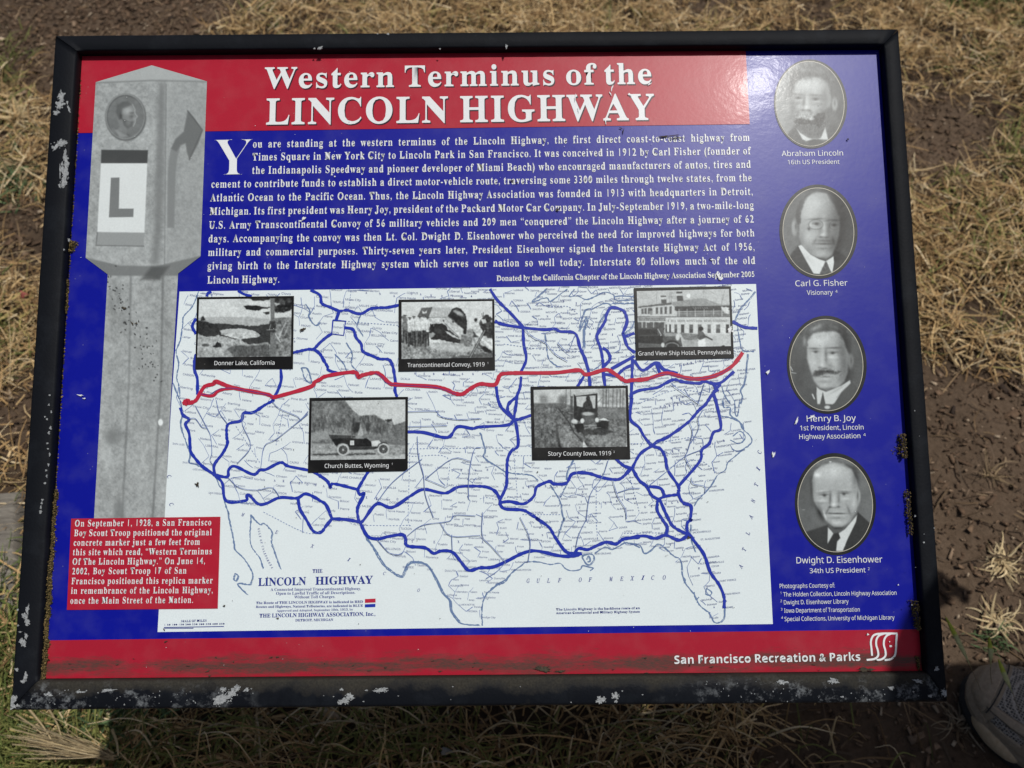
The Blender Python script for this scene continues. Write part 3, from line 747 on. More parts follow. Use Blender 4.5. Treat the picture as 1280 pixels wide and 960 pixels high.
poly('key_swatch', q((999, 354), (1084, 350), (1083, 376), (999, 379)), M['route_blue'], .00024, MAP)
text([('The Lincoln Highway is the backbone route of an', 695, 763.2, 800, 761.2, 2.9), ('American Commercial and Military Highway System', 695, 767.6, 800, 765.8, 2.9)], M['title_blue'], .00024, 'map_note', MAP, st='body')
text([('SCALE OF MILES', 226, 777.8, 258.6, 777, 2.8), ('1 50 100 150 200 250 300 350 400 450', 205, 782, 281, 780.6, 2.0)], M['title_blue'], .00024, 'scale_lettering', MAP, st='body')
ls = Lines(); ls.add([(205, 784.3), (280, 783)], 1.0, .00024, sm=False); ls.add([(205, 785.6), (242, 785.2)], .7, .00024, sm=False); ls.build('scale_bar', M['title_blue'], MAP)

# agency emblem: interlaced ribbon letters
CL = lambda s: [(960 + float(a.split(',')[0]) / 4, 720 + float(a.split(',')[1]) / 4) for a in s.split()]
lg = Lines()
for s in ('492,419 530,414 549,398 548,372 540,345 541,318 553,298 576,288', '541,420 568,415 586,398 585,370 578,345 580,318 592,298 612,288', '582,420 612,415 632,398 638,370 640,330 643,290',
          '646,287 570,287 535,292 520,305 513,330 516,362 519,398', '606,350 618,350'):
    lg.add(CL(s), 2.3, .0004, wob=.02, per=6, dz=3e-6)
lg.build('agency_emblem', M['white'], PANEL)
# ------------------------------------------------------------------ halftone pictures printed on the panel
def vnoise(X, Y, scale, seed=0, oct=3):
    """smooth value noise, 0..1"""
    r = 0; amp = 1; tot = 0
    for o_ in range(oct):
        g = np.random.default_rng(seed * 17 + o_).random((64, 64)); x = X / scale * 2 ** o_ + 11.3; y = Y / scale * 2 ** o_ + 7.7
        xi, yi = np.floor(x).astype(int), np.floor(y).astype(int); fx, fy = x - xi, y - yi; fx = fx * fx * (3 - 2 * fx); fy = fy * fy * (3 - 2 * fy)
        a = g[yi % 64, xi % 64] * (1 - fx) + g[yi % 64, (xi + 1) % 64] * fx; b = g[(yi + 1) % 64, xi % 64] * (1 - fx) + g[(yi + 1) % 64, (xi + 1) % 64] * fx
        r = r + amp * (a * (1 - fy) + b * fy); tot += amp; amp *= .55
    return r / tot
class Cv:
    def __init__(s, X, Y, v): s.X, s.Y = X, Y; s.v = np.full(X.shape, float(v))
    def mix(s, m_, val): s.v = s.v * (1 - m_) + val * m_
    def poly(s, pts, val, soft=4, a=1.0, rag=0, seed=1):
        q = np.array([tuple(map(float, t.split(','))) for t in pts.split()]) if isinstance(pts, str) else np.array(pts, float)
        X, Y = s.X, s.Y
        if rag: X = X + (vnoise(s.X, s.Y, rag * 3, seed) - .5) * rag * 2.5; Y = Y + (vnoise(s.X, s.Y, rag * 3, seed + 5) - .5) * rag * 2.5
        p = np.stack([X, Y], -1); D = np.full(X.shape, 1e9)
        for i in range(len(q)):
            a_, b_ = q[i], q[(i + 1) % len(q)]; e = b_ - a_; w = p - a_
            t = np.clip((w @ e) / (e @ e + 1e-9), 0, 1); D = np.minimum(D, np.linalg.norm(w - t[..., None] * e, axis=-1))
        ins = inside(p, q); sd = np.where(ins, -D, D)
        m_ = np.clip(.5 - sd / (2 * soft), 0, 1); m_ = m_ * m_ * (3 - 2 * m_); s.mix(m_ * a, val)
    def ell(s, cx, cy, rx, ry, val, soft=.15, a=1.0, rot=0):
        c_, n_s = math.cos(rot), math.sin(rot); u = (s.X - cx) * c_ + (s.Y - cy) * n_s; w = -(s.X - cx) * n_s + (s.Y - cy) * c_
        d = np.sqrt((u / rx) ** 2 + (w / ry) ** 2); m_ = np.clip((1 + soft - d) / (2 * soft), 0, 1); s.mix(m_ * m_ * (3 - 2 * m_) * a, val)
    def g(s, cx, cy, rx, ry, d, rot=0):
        c_, n_s = math.cos(rot), math.sin(rot); u = (s.X - cx) * c_ + (s.Y - cy) * n_s; w = -(s.X - cx) * n_s + (s.Y - cy) * c_
        s.v = s.v + d * np.exp(-((u / rx) ** 2 + (w / ry) ** 2) * .9)
    def blur(s, k):
        for _ in range(k):
            p = np.pad(s.v, 1, mode='edge'); s.v = (p[1:-1, 1:-1] * 2 + p[:-2, 1:-1] + p[2:, 1:-1] + p[1:-1, :-2] + p[1:-1, 2:]) / 6
    def ring(s, cx, cy, rx, ry, w, val, a=1):
        d = np.sqrt(((s.X - cx) / rx) ** 2 + ((s.Y - cy) / ry) ** 2); m_ = np.clip(1.3 - np.abs(d - 1) * min(rx, ry) / w, 0, 1); s.mix(m_ * a, val)
    def line(s, pts, w, val, a=1.0, soft=3):
        q = np.array([tuple(map(float, t.split(','))) for t in pts.split()]); p = np.stack([s.X, s.Y], -1); D = np.full(s.X.shape, 1e9)
        for a_, b_ in zip(q[:-1], q[1:]):
            e = b_ - a_; v = p - a_; t = np.clip((v @ e) / (e @ e + 1e-9), 0, 1); D = np.minimum(D, np.linalg.norm(v - t[..., None] * e, axis=-1))
        s.mix(np.clip(.5 - (D - w / 2) / (2 * soft), 0, 1) * a, val)
    def tex(s, amp, scale, seed=0, oct=3, sx=1, sy=1, m=None):
        n = (vnoise(s.X * sx, s.Y * sy, scale, seed, oct) - .5) * 2 * amp
        s.v = s.v + (n if m is None else n * m)
    def cols(s, tint=(1.0, 1.0, 1.0)):
        g = lin(np.clip((s.v - 128) * 1.06 + 122, 22, 226)); c_ = np.stack([g * .93, g * 1.0, g * .985], -1); return c_.reshape(-1, 3)
def gridmesh(name, PXx, PXy, z, colors, mt, parent):
    h, w = PXx.shape; q = P(PXx.ravel(), PXy.ravel()); V = np.concatenate([q, np.full((len(q), 1), z)], 1)
    i = (np.arange(h - 1)[:, None] * w + np.arange(w - 1)[None]).ravel()
    return mesh(name, V, np.stack([i, i + w, i + w + 1, i + 1], 1), mt, parent, cols=colors)
def quadgrid(cs, nx, ny, snap=True):
    a, b, c_, d = [np.array(t, float) for t in cs]
    u, v = np.meshgrid(np.linspace(0, 1, nx), np.linspace(0, 1, ny)); u, v = u[..., None], v[..., None]
    q = (a * (1 - u) + b * u) * (1 - v) + (d * (1 - u) + c_ * u) * v; return q[..., 0], q[..., 1]
def picture(origin, sc, outer, inner, paint, cap, label, sup=None):
    E0 = empty('printed_picture'); E0.parent = PANEL; E0['label'] = label
    to = lambda q: [(origin[0] + x / sc, origin[1] + y / sc) for x, y in q]
    poly('picture_border', to(outer), M['black'], .00085, E0)
    X, Y = quadgrid(inner, 190, 118)
    cv = Cv(X, Y, 150); paint(cv); cv.blur(1); cv.tex(12, 30, 91); cv.tex(16, 13, 92); cv.tex(9, 60, 93)
    gridmesh('picture_print', origin[0] + X / sc, origin[1] + Y / sc, .00095, cv.cols(), M['tone'], E0)
    s, x0, y0, x1, y1 = cap
    L = [(s, origin[0] + x0 / sc, origin[1] + y0 / sc, origin[0] + x1 / sc, origin[1] + y1 / sc, 5.1)]
    if sup: L.append((sup[0], origin[0] + sup[1] / sc, origin[1] + sup[2] / sc, origin[0] + sup[1] / sc + 1.6, origin[1] + sup[2] / sc, 2.6))
    text(L, M['white'], .00095, 'picture_caption', E0, st='sans')

def p_lake(c_):
    c_.v[:] = 205; c_.tex(10, 90, 2)
    c_.poly('60,300 200,290 360,285 520,290 640,285 760,300 900,310 1000,300 1160,290 1160,420 60,420', 172, 8); c_.tex(9, 40, 3)
    c_.poly('60,330 90,330 160,340 230,360 380,368 540,378 660,392 760,385 820,372 900,368 900,600 60,600', 62, 4, rag=8)
    c_.poly('250,450 310,448 400,425 560,420 640,430 700,440 770,480 790,510 700,530 560,545 480,530 380,500 300,470', 188, 3, rag=6)
    c_.poly('60,475 130,490 200,480 270,475 330,505 450,530 560,550 650,600 760,585 880,570 900,760 60,760', 165, 6, rag=14); m_ = (c_.Y > 470) * (c_.X < 900); c_.tex(48, 26, 4, m=m_); c_.tex(25, 9, 5, m=m_)
    c_.poly('60,345 300,375 330,480 260,515 150,510 70,470', 55, 5, rag=12)
    c_.poly('100,330 110,290 130,278 150,300 165,330', 55, 3, rag=8)
    c_.poly('570,545 640,530 780,520 880,500 900,540 900,575 760,585 600,585', 58, 4, rag=12)
    c_.poly('780,430 900,380 900,540 770,520 800,480', 62, 5, rag=10)
    c_.poly('240,620 300,570 345,600 340,635 260,635', 52, 4, rag=10); c_.ell(160, 610, 45, 18, 95)
    c_.poly('400,660 520,610 700,600 900,590 900,745 480,745', 92, 14, rag=18); c_.tex(28, 30, 6, sx=2, m=(c_.Y > 600) * (c_.X > 420))
    c_.poly('940,300 1150,290 1150,745 940,745', 118, 10); c_.tex(60, 34, 8, m=(c_.X > 945) * (c_.Y > 290)); c_.tex(30, 14, 9, m=(c_.X > 945) * (c_.Y > 290))
    c_.line('1000,520 1040,420 1075,360', 16, 190, .7); c_.line('950,470 1015,575', 9, 205); c_.line('1060,500 1100,400', 14, 180, .6)
    c_.poly('640,75 900,72 900,95 820,100 740,108 690,98', 45, 5, rag=12); c_.poly('595,160 660,155 800,170 900,180 900,190 820,195 770,218 690,215 640,205', 45, 4, rag=10)
    c_.poly('815,238 890,228 892,255 850,260', 50, 4, rag=6)
    c_.poly('940,75 1150,75 1150,200 1060,240 960,235 940,190', 52, 6, rag=16); c_.tex(70, 26, 12, m=(c_.X > 950) * (c_.Y < 240)); c_.poly('950,120 1010,130 960,165', 200, 6, .8, rag=10); c_.poly('1080,225 1145,215 1145,290 1000,290', 200, 8, .8, rag=14)
    c_.poly('898,75 950,75 948,330 955,480 965,745 892,745 900,480 905,330', 112, 4); c_.tex(16, 20, 14, sx=3, m=(c_.X > 892) * (c_.X < 962)); c_.poly('890,330 955,330 960,460 900,460', 55, 6, .9, rag=12); c_.line('860,437 970,430', 5, 190); c_.line('890,430 905,375', 5, 200)
    c_.tex(7, 8, 20)
def p_convoy(c_):
    c_.v[:] = 206; c_.tex(9, 60, 1); G = c_.g; r = np.random.default_rng(8)
    c_.poly('105,550 300,570 500,540 800,545 1000,560 1160,600 1160,730 105,730', 145, 14, rag=10); m_ = np.clip((c_.Y - 545) / 20, 0, 1); c_.tex(52, 34, 2, m=m_); c_.tex(48, 13, 3, m=m_); c_.poly('400,540 700,545 900,580 1000,620 700,640 450,600', 200, 18, .7, rag=20)
    c_.poly('700,690 900,665 1160,650 1160,730 650,730', 70, 14, .7, rag=16)
    c_.poly('340,135 690,130 640,250 300,250', 184, 6); c_.tex(14, 30, 40, sx=2.5, sy=.3, m=(c_.X > 420) * (c_.X < 690) * (c_.Y > 130) * (c_.Y < 250))
    for x in (480, 520, 560, 600, 640): c_.line('%d,140 %d,245' % (x + 22, x), 2.5, 150, .6, 2)
    c_.poly('340,140 465,130 420,250 290,240', 92, 5, rag=3); c_.poly('345,168 375,190 402,166 395,200 352,204', 205, 4, rag=3); c_.tex(14, 14, 41, m=(c_.X > 300) * (c_.X < 460) * (c_.Y > 140) * (c_.Y < 250))
    c_.poly('640,230 690,150 740,130 790,150 840,210 858,290 855,440 820,440 800,380', 44, 5, rag=4); c_.ell(765, 200, 58, 22, 180, .6, .9, .5); G(720, 170, 40, 14, 40, -.6); c_.tex(20, 24, 42, m=(c_.X > 680) * (c_.X < 860) * (c_.Y < 420))
    c_.poly('590,260 640,230 820,380 810,470 770,490 600,330', 188, 5, rag=5); c_.line('640,235 830,390', 6, 70); c_.line('600,310 770,475', 5, 80); c_.line('620,270 790,420', 3, 130, .7); c_.tex(22, 20, 43, m=(c_.X > 600) * (c_.X < 810) * (c_.Y > 250) * (c_.Y < 480)); c_.ell(700, 297, 13, 13, 80, .4)
    c_.poly('430,320 590,315 640,380 700,430 760,480 800,520 770,545 640,530 560,500 450,500 420,400', 42, 6, rag=14); G(520, 400, 60, 20, 26); G(600, 470, 50, 14, 22, .3); c_.tex(26, 22, 44, m=(c_.X > 420) * (c_.X < 780) * (c_.Y > 320) * (c_.Y < 540))
    c_.poly('610,400 700,440 780,495 740,490 640,440', 200, 5, rag=8); c_.poly('660,390 720,440 700,452 645,405', 64, 5, rag=5)
    c_.poly('400,255 600,250 600,315 440,320', 192, 5, rag=4); c_.line('420,248 640,245', 5, 115); c_.ell(590, 285, 9, 13, 80, .5); c_.tex(38, 15, 15, m=(c_.X > 400) * (c_.X < 620) * (c_.Y > 240) * (c_.Y < 320)); c_.line('480,310 478,350', 5, 180)
    c_.poly('108,225 150,215 170,260 180,300 190,420 210,560 108,540', 112, 10, rag=22); c_.tex(55, 28, 45, m=(c_.X < 200) * (c_.Y > 220) * (c_.Y < 560))
    c_.poly('160,400 430,385 430,480 380,585 250,580 195,560', 92, 12, .9, rag=20)
    for x, h0 in ((150, 235), (205, 262), (250, 250), (318, 250), (368, 240), (408, 258)):
        w = r.uniform(24, 32); y0 = h0 + 14
        for sx in (-1, 1): c_.line('%f,%f %f,%f' % (x + sx * 8, y0 + 130, x + sx * (14 + r.uniform(-4, 8)), y0 + 300 + r.uniform(-25, 15)), 17, r.uniform(36, 70), .92, 4)
        c_.poly([(x - w, y0 + 20), (x - w * .5, y0), (x + w * .5, y0), (x + w, y0 + 22), (x + w * .7, y0 + 80), (x + w * .6, y0 + 140), (x - w * .6, y0 + 140), (x - w * .8, y0 + 80)], r.uniform(192, 218) if x != 150 else 120, 6, .95, rag=6)
        c_.ell(x, h0 - 2, 12, 15, 110, .4); c_.line('%f,%f %f,%f' % (x - 16, h0 - 12, x + 18, h0 - 10), 7, 50, .9, 3); c_.line('%f,%f %f,%f' % (x + w * .4, y0 + 30, x + w * .5, y0 + 120), 4, 120, .6, 3)
    c_.tex(40, 16, 46, m=(c_.X < 430) * (c_.Y > 270) * (c_.Y < 600)); c_.poly('425,430 470,420 500,440 440,495', 160, 8, rag=8)
    c_.poly('800,450 900,440 930,560 850,580 780,540', 120, 12, rag=20); c_.poly('860,380 940,380 940,480 850,470', 150, 10, rag=12); c_.tex(50, 20, 47, m=(c_.X > 790) * (c_.X < 950) * (c_.Y > 370) * (c_.Y < 580))
    c_.poly('930,300 1000,290 1022,400 960,440 925,400', 200, 8, rag=8); c_.ell(957, 276, 17, 22, 60, .4); c_.poly('930,385 960,440 990,470 1050,600 960,560 930,500', 88, 9, rag=18)
    c_.poly('1000,300 1060,220 1150,260 1150,500 1080,480 1020,400', 58, 9, rag=16); c_.poly('1020,270 1070,260 1080,310 1035,320', 200, 5, rag=8); c_.line('1045,190 1040,250', 6, 60); c_.line('1025,200 1030,240', 4, 80); c_.ell(1085, 235, 26, 20, 48, .3); c_.ell(1140, 290, 10, 14, 180, .4)
    c_.poly('1080,490 1140,480 1150,620 1110,610 1070,560', 200, 8, rag=9); c_.poly('940,470 990,480 990,570 940,540', 188, 9, rag=10); c_.poly('1000,520 1060,510 1060,600 1010,580', 184, 8, rag=14); c_.poly('990,560 1060,580 1150,640 1150,665 1050,640', 54, 8, rag=12)
    c_.tex(60, 24, 48, m=(c_.X > 930) * (c_.Y > 250) * (c_.Y < 640)); c_.line('1062,400 890,715', 16, 150); c_.line('1070,400 900,712', 6, 46); c_.line('1050,395 878,715', 6, 46)
    c_.tex(12, 8, 20)
def p_hotel(c_):
    c_.v[:] = 186; c_.tex(6, 50, 1)
    c_.poly('110,270 380,232 500,220 540,260 540,375 110,375', 195, 4); c_.poly('110,262 380,228 500,212 500,238 110,278', 95, 4, rag=5)
    for i, x in enumerate((150, 185, 225, 315, 365, 415, 470)): c_.poly([(x, 285 - i * 4), (x + 26, 282 - i * 4), (x + 26, 345), (x, 345)], 95, 4)
    c_.poly('490,215 700,180 860,165 1050,235 1160,240 1160,262 520,260', 150, 4); c_.tex(8, 12, 4, sx=.5, m=(c_.Y > 170) * (c_.Y < 255) * (c_.X > 500))
    c_.poly('530,260 1160,250 1160,318 560,318 530,300', 70, 4); c_.poly('560,318 1160,310 1160,375 560,375', 118, 4)
    for k in range(7): c_.line('%d,%d %d,%d' % (740 + k * 26, 274, 752 + k * 26, 280), 8, 175, .7, 2)
    c_.line('540,318 1160,308', 5, 205); c_.line('560,345 1160,338', 3, 170)
    for x in (580, 672, 765, 866, 975, 1070): c_.line('%d,290 %d,375' % (x, x), 6, 208)
    c_.poly('105,375 1165,375 1165,392 105,392', 70, 3); c_.poly('105,384 1165,380 1165,440 105,440', 200, 3)
    c_.poly('115,392 430,392 430,425 115,425', 105, 3); r = np.random.default_rng(3)
    for x in range(125, 425, 14): c_.line('%d,%d %d,%d' % (x, 400 + r.integers(0, 6), x + r.integers(0, 8), 418), 6, 205, .9, 2)
    for x in range(460, 1130, 15):
        if r.random() < .85: c_.line('%d,%d %d,%d' % (x, 412 + r.integers(0, 6), x + r.integers(0, 9), 434), 6, 95, .8, 2)
    c_.poly('420,440 1165,440 1165,580 420,580', 206, 3); c_.poly('105,440 420,440 410,560 105,540', 88, 6, rag=8)
    for x in (160, 205, 290, 415): c_.line('%d,440 %d,500' % (x, x), 12, 190, .9)
    for x, w, g in ((425, 18, 90), (468, 20, 60), (528, 30, 110), (603, 36, 70), (698, 42, 95), (795, 42, 110), (905, 38, 125), (1003, 46, 118), (1115, 36, 60)):
        c_.poly([(x, 465), (x + w, 465), (x + w, 562), (x, 562)], g, 4); c_.poly([(x, 515), (x + w, 515), (x + w, 562), (x, 562)], 55, 4, .5)
    c_.poly('575,560 780,570 1165,580 1165,725 600,725', 190, 8); c_.poly('590,560 790,575 800,660 640,640', 125, 6, rag=5); c_.tex(30, 10, 8, m=(c_.X > 590) * (c_.X < 800) * (c_.Y > 560) * (c_.Y < 660)); c_.poly('620,650 790,640 800,720 640,720', 165, 8)
    c_.poly('110,505 340,500 400,570 400,600 110,610', 78, 5); c_.poly('110,520 330,520 335,580 110,590', 45, 5, .8); c_.poly('110,600 450,590 520,640 380,730 110,730', 45, 5); c_.poly('110,672 390,690 380,730 110,730', 110, 6, .8)
    c_.poly('390,570 450,550 560,560 600,620 620,720 400,720', 90, 6); c_.poly('400,560 560,565 560,600 420,600', 165, 6, .8); c_.ell(500, 720, 95, 75, 45, .08); c_.ring(500, 720, 75, 45, 8, 150, .8); c_.ell(565, 610, 24, 38, 210, .3); c_.ell(395, 700, 20, 28, 205, .3); c_.line('340,520 380,590', 10, 180)
    c_.poly('370,135 432,135 440,228 378,222', 90, 3); c_.poly('368,155 434,152 436,178 372,180', 195, 3); c_.poly('548,92 618,90 628,195 560,198', 80, 3); c_.poly('550,112 622,110 624,135 552,138', 195, 3)
    for x in (470, 490): c_.line('%d,105 %d,215' % (x, x + 2), 3, 120)
    c_.line('470,105 512,105', 3, 110); c_.line('475,150 515,148', 3, 120); c_.line('325,80 325,240', 3, 130); c_.line('860,62 860,165', 3, 135); c_.line('1105,65 1060,240', 3, 110); c_.line('910,70 1020,140', 3, 110, .6); c_.ell(690, 140, 22, 24, 225, .3)
    c_.ell(830, 515, 28, 26, 45, .2); c_.poly('800,550 850,545 890,600 880,630 830,650 785,620', 95, 4); c_.line('860,590 955,638', 18, 75); c_.poly('800,650 880,620 885,720 800,720', 222, 4); c_.ell(262, 315, 16, 40, 80, .3); c_.ell(262, 330, 24, 24, 175, .3, .6)
    c_.poly('1060,260 1150,270 1150,345 1110,340 1070,300', 210, 5, rag=8); c_.ell(1085, 712, 18, 10, 60, .3)
    c_.tex(8, 8, 20)
def p_butte(c_):
    c_.v[:] = 195; c_.tex(5, 50, 1)
    c_.poly('85,80 470,80 520,140 570,200 640,255 700,250 820,250 870,285 930,310 960,290 1000,300 1030,360 1160,320 1160,600 85,600', 118, 4, rag=7)
    m_ = (c_.v < 150); c_.tex(26, 60, 2, m=m_); c_.tex(30, 18, 3, sy=.8, m=m_)
    c_.poly('85,250 300,300 640,270 820,250 950,330 1000,360 950,440 600,430 350,380 85,440', 95, 18, .7, rag=20); c_.tex(45, 34, 5, sx=2.2, sy=.7, m=m_ * (c_.Y > 240) * (c_.Y < 480))
    c_.poly('560,320 640,330 650,440 560,450', 50, 14, .8, rag=14); c_.poly('700,340 770,340 750,430 700,430', 60, 14, .8, rag=14); c_.poly('930,300 1000,290 1005,310 960,330', 60, 4, rag=6)
    c_.poly('650,340 668,400 690,480 610,500 630,420', 180, 6, .8, rag=6); c_.poly('700,340 715,460 690,470', 165, 6, .7, rag=6)
    c_.poly('1030,360 1160,320 1160,590 980,570 960,480', 112, 10, .8); c_.tex(20, 14, 9, m=(c_.X > 960) * (c_.Y > 330) * (c_.Y < 580))
    c_.poly('85,450 300,440 540,450 560,500 300,520 85,560', 150, 14, .8, rag=20)
    c_.poly('85,570 1160,590 1160,760 85,760', 150, 10); m_ = c_.Y > 585; c_.tex(35, 40, 6, sy=1.6, m=m_); c_.tex(32, 12, 7, m=m_)
    c_.poly('100,690 380,680 520,685 820,680 820,700 500,705 100,705', 60, 6, .8, rag=10); c_.poly('85,715 1160,700 1160,760 85,760', 195, 10, .5, rag=12)
    c_.poly('285,470 540,480 545,510 530,530 310,520', 72, 4); c_.poly('320,515 540,510 600,515 720,510 780,560 775,605 520,612 500,580 440,560 380,590 340,600', 36, 4)
    c_.poly('770,545 860,535 880,560 850,600 780,600', 205, 4); c_.poly('530,538 575,535 577,590 530,592', 215, 3); c_.line('553,550 553,578', 5, 90)
    c_.poly('510,612 820,605 850,620 800,640 520,645', 62, 4); c_.poly('520,650 800,650 800,665 520,670', 170, 5, .8)
    for x, y in ((450, 643), (910, 635)):
        c_.ell(x, y, 70, 68, 190, .05); c_.ell(x, y, 50, 50, 70, .06)
        for k in range(10):
            a = k * math.pi / 5; c_.line('%f,%f %f,%f' % (x, y, x + 46 * math.cos(a), y + 46 * math.sin(a)), 4, 150, .8, 2)
        c_.ell(x, y, 10, 10, 200, .3)
    c_.line('375,600 400,570 450,558 505,575 520,605', 12, 40); c_.line('840,620 860,580 910,560 950,570', 10, 45); c_.poly('560,485 640,480 700,515 560,515', 150, 6, rag=8); c_.poly('330,550 370,600 360,650 335,600', 165, 6, rag=6); c_.ell(570, 495, 22, 10, 60, .4)
    c_.tex(9, 8, 20)
def p_mud(c_):
    c_.v[:] = 190; c_.tex(18, 60, 1)
    c_.poly('75,240 400,235 560,280 1140,285 1140,760 75,760', 105, 14); m_ = np.clip((c_.Y - 240) / 60, 0, 1); c_.tex(26, 70, 2, m=m_); c_.tex(45, 22, 3, m=m_); c_.tex(30, 9, 4, m=m_)
    c_.ell(195, 195, 45, 45, 120, .6, .8); c_.ell(415, 200, 55, 55, 105, .6, .9); c_.poly('820,70 1135,68 1135,260 850,260', 150, 25, .8); m2 = (c_.X > 810) * (c_.Y < 290); c_.tex(35, 26, 5, m=m2)
    for x, w in ((872, 7), (908, 12), (935, 6), (985, 8), (1030, 8), (1068, 9), (1100, 7), (450, 6), (500, 5)): c_.line('%d,80 %d,290' % (x + 4, x), w, 80, .85)
    c_.line('815,230 870,165', 5, 80); c_.poly('820,290 1140,300 1140,420 950,420 820,380', 128, 12, .7)
    c_.poly('380,480 440,470 600,640 700,745 400,745 360,600', 150, 16, .6, rag=24); c_.tex(45, 20, 8, m=(c_.X > 340) * (c_.X < 650) * (c_.Y > 450)); c_.line('365,300 480,450 540,570 640,680', 14, 55, .8); c_.line('350,560 380,740', 30, 50, .7, 10); c_.poly('650,670 700,740 640,745', 210, 5)
    c_.poly('700,600 950,590 1130,640 1140,745 760,745', 140, 18, .7, rag=26); c_.tex(50, 20, 9, m=(c_.X > 650) * (c_.Y > 580))
    c_.poly('505,160 530,155 530,430 500,440', 70, 4, .8); c_.poly('540,140 810,115 812,400 780,420 700,430 560,440 540,400', 50, 4); c_.poly('540,130 700,108 815,112 815,125 560,158', 175, 4)
    c_.poly('568,165 680,158 790,150 785,300 700,300 575,270', 190, 3); c_.poly('690,165 720,185 745,230 760,300 640,290 650,240 690,200', 60, 5); c_.ell(703, 185, 24, 30, 55, .2)
    c_.poly('560,290 800,300 805,400 600,440', 50, 6); c_.poly('630,370 670,345 740,345 780,380 790,450 700,490 640,470', 75, 5); c_.ell(700, 360, 68, 22, 175, .35); c_.ell(715, 430, 60, 45, 95, .3)
    c_.ell(548, 447, 36, 24, 205, .3); c_.ell(638, 440, 22, 28, 215, .25); c_.ell(805, 430, 22, 25, 215, .25); c_.poly('820,430 880,405 945,435 900,440', 215, 5, rag=4)
    c_.poly('545,480 640,470 660,520 640,570 580,570', 38, 6); c_.poly('800,470 880,435 940,450 930,540 800,540', 42, 6, rag=6); c_.poly('600,540 900,530 1000,570 900,600 650,600', 55, 10, .8, rag=10)
    c_.line('660,495 800,490', 7, 170); c_.line('665,535 740,500', 5, 160); c_.line('750,518 850,518', 5, 150); c_.line('480,350 530,355', 6, 165)
    c_.tex(9, 8, 20)
picture((240, 365), 9.143, [(62, 62), (1170, 48), (1158, 880), (42, 885)], [(88, 88), (1143, 75), (1135, 738), (65, 748)], p_lake, ('Donner Lake, California', 255, 838, 952, 832), 'small photograph of a lake with a pine in front')
picture((490, 370), 9.143, [(78, 44), (1170, 38), (1178, 850), (75, 865)], [(112, 75), (1145, 62), (1150, 705), (112, 722)], p_convoy, ('Transcontinental Convoy, 1919', 178, 815, 1062, 806), 'small photograph of men beside a tipped army truck', ('1', 1090, 780))
picture((785, 355), 9.143, [(65, 48), (1172, 28), (1208, 850), (90, 872)], [(98, 85), (1150, 60), (1172, 712), (118, 730)], p_hotel, ('Grand View Ship Hotel, Pennsylvania', 112, 820, 1175, 803), 'small photograph of a ship shaped hotel with parked cars')
picture((380, 492), 9.143, [(66, 50), (1190, 38), (1188, 885), (48, 905)], [(92, 88), (1160, 70), (1158, 745), (80, 760)], p_butte, ('Church Buttes, Wyoming', 235, 850, 975, 843), 'small photograph of an open car under rocky buttes', ('1', 1003, 815))
picture((658, 478), 9.143, [(48, 50), (1158, 38), (1186, 878), (65, 890)], [(82, 88), (1130, 68), (1148, 735), (95, 748)], p_mud, ('Story County Iowa, 1919', 245, 838, 970, 832), 'small photograph of a car on a muddy road', ('3', 992, 805))

def portrait(origin, outer, inner, paint, label, ring='oval_ring'):
    sc = 960 / 130; E0 = empty('printed_portrait'); E0.parent = PANEL; E0['label'] = label
    def el(cx, cy, rx, ry, k=96, tilt=-.06):
        a = np.linspace(0, 2 * math.pi, k, endpoint=False); u, v = rx * np.cos(a), ry * np.sin(a); return np.stack([cx + u * math.cos(tilt) - v * math.sin(tilt), cy + u * math.sin(tilt) + v * math.cos(tilt)], 1)
    to = lambda q: [(origin[0] + x / sc, origin[1] + y / sc) for x, y in q]
    poly('oval_ring', to(el(*outer)), M[ring], .0002, E0)
    cx, cy, rx, ry = inner; poly('oval_line', to(el(cx, cy, rx, ry)), M['cream'], .0003, E0)
    n = 150; u, v = np.meshgrid(np.linspace(-1, 1, n), np.linspace(-1, 1, n)); a, b = u * np.sqrt(1 - v * v / 2), v * np.sqrt(1 - u * u / 2)
    rx -= 6; ry -= 6; t = -.06
    X = cx + a * rx * math.cos(t) - b * ry * math.sin(t); Y = cy + a * rx * math.sin(t) + b * ry * math.cos(t)
    cv = Cv(X, Y, 100); paint(cv); cv.blur(1)
    gridmesh('portrait_print', origin[0] + X / sc, origin[1] + Y / sc, .0004, cv.cols(), M['tone'], E0)
def model(c_, cx, cy, rx, ry, amp=10):
    u, v = (c_.X - cx) / rx, (c_.Y - cy) / ry; m_ = np.clip((1 - u * u - v * v) * 5, 0, 1); c_.tex(amp * .6, 40, 77, m=m_); c_.tex(amp * .6, 16, 78, m=m_)
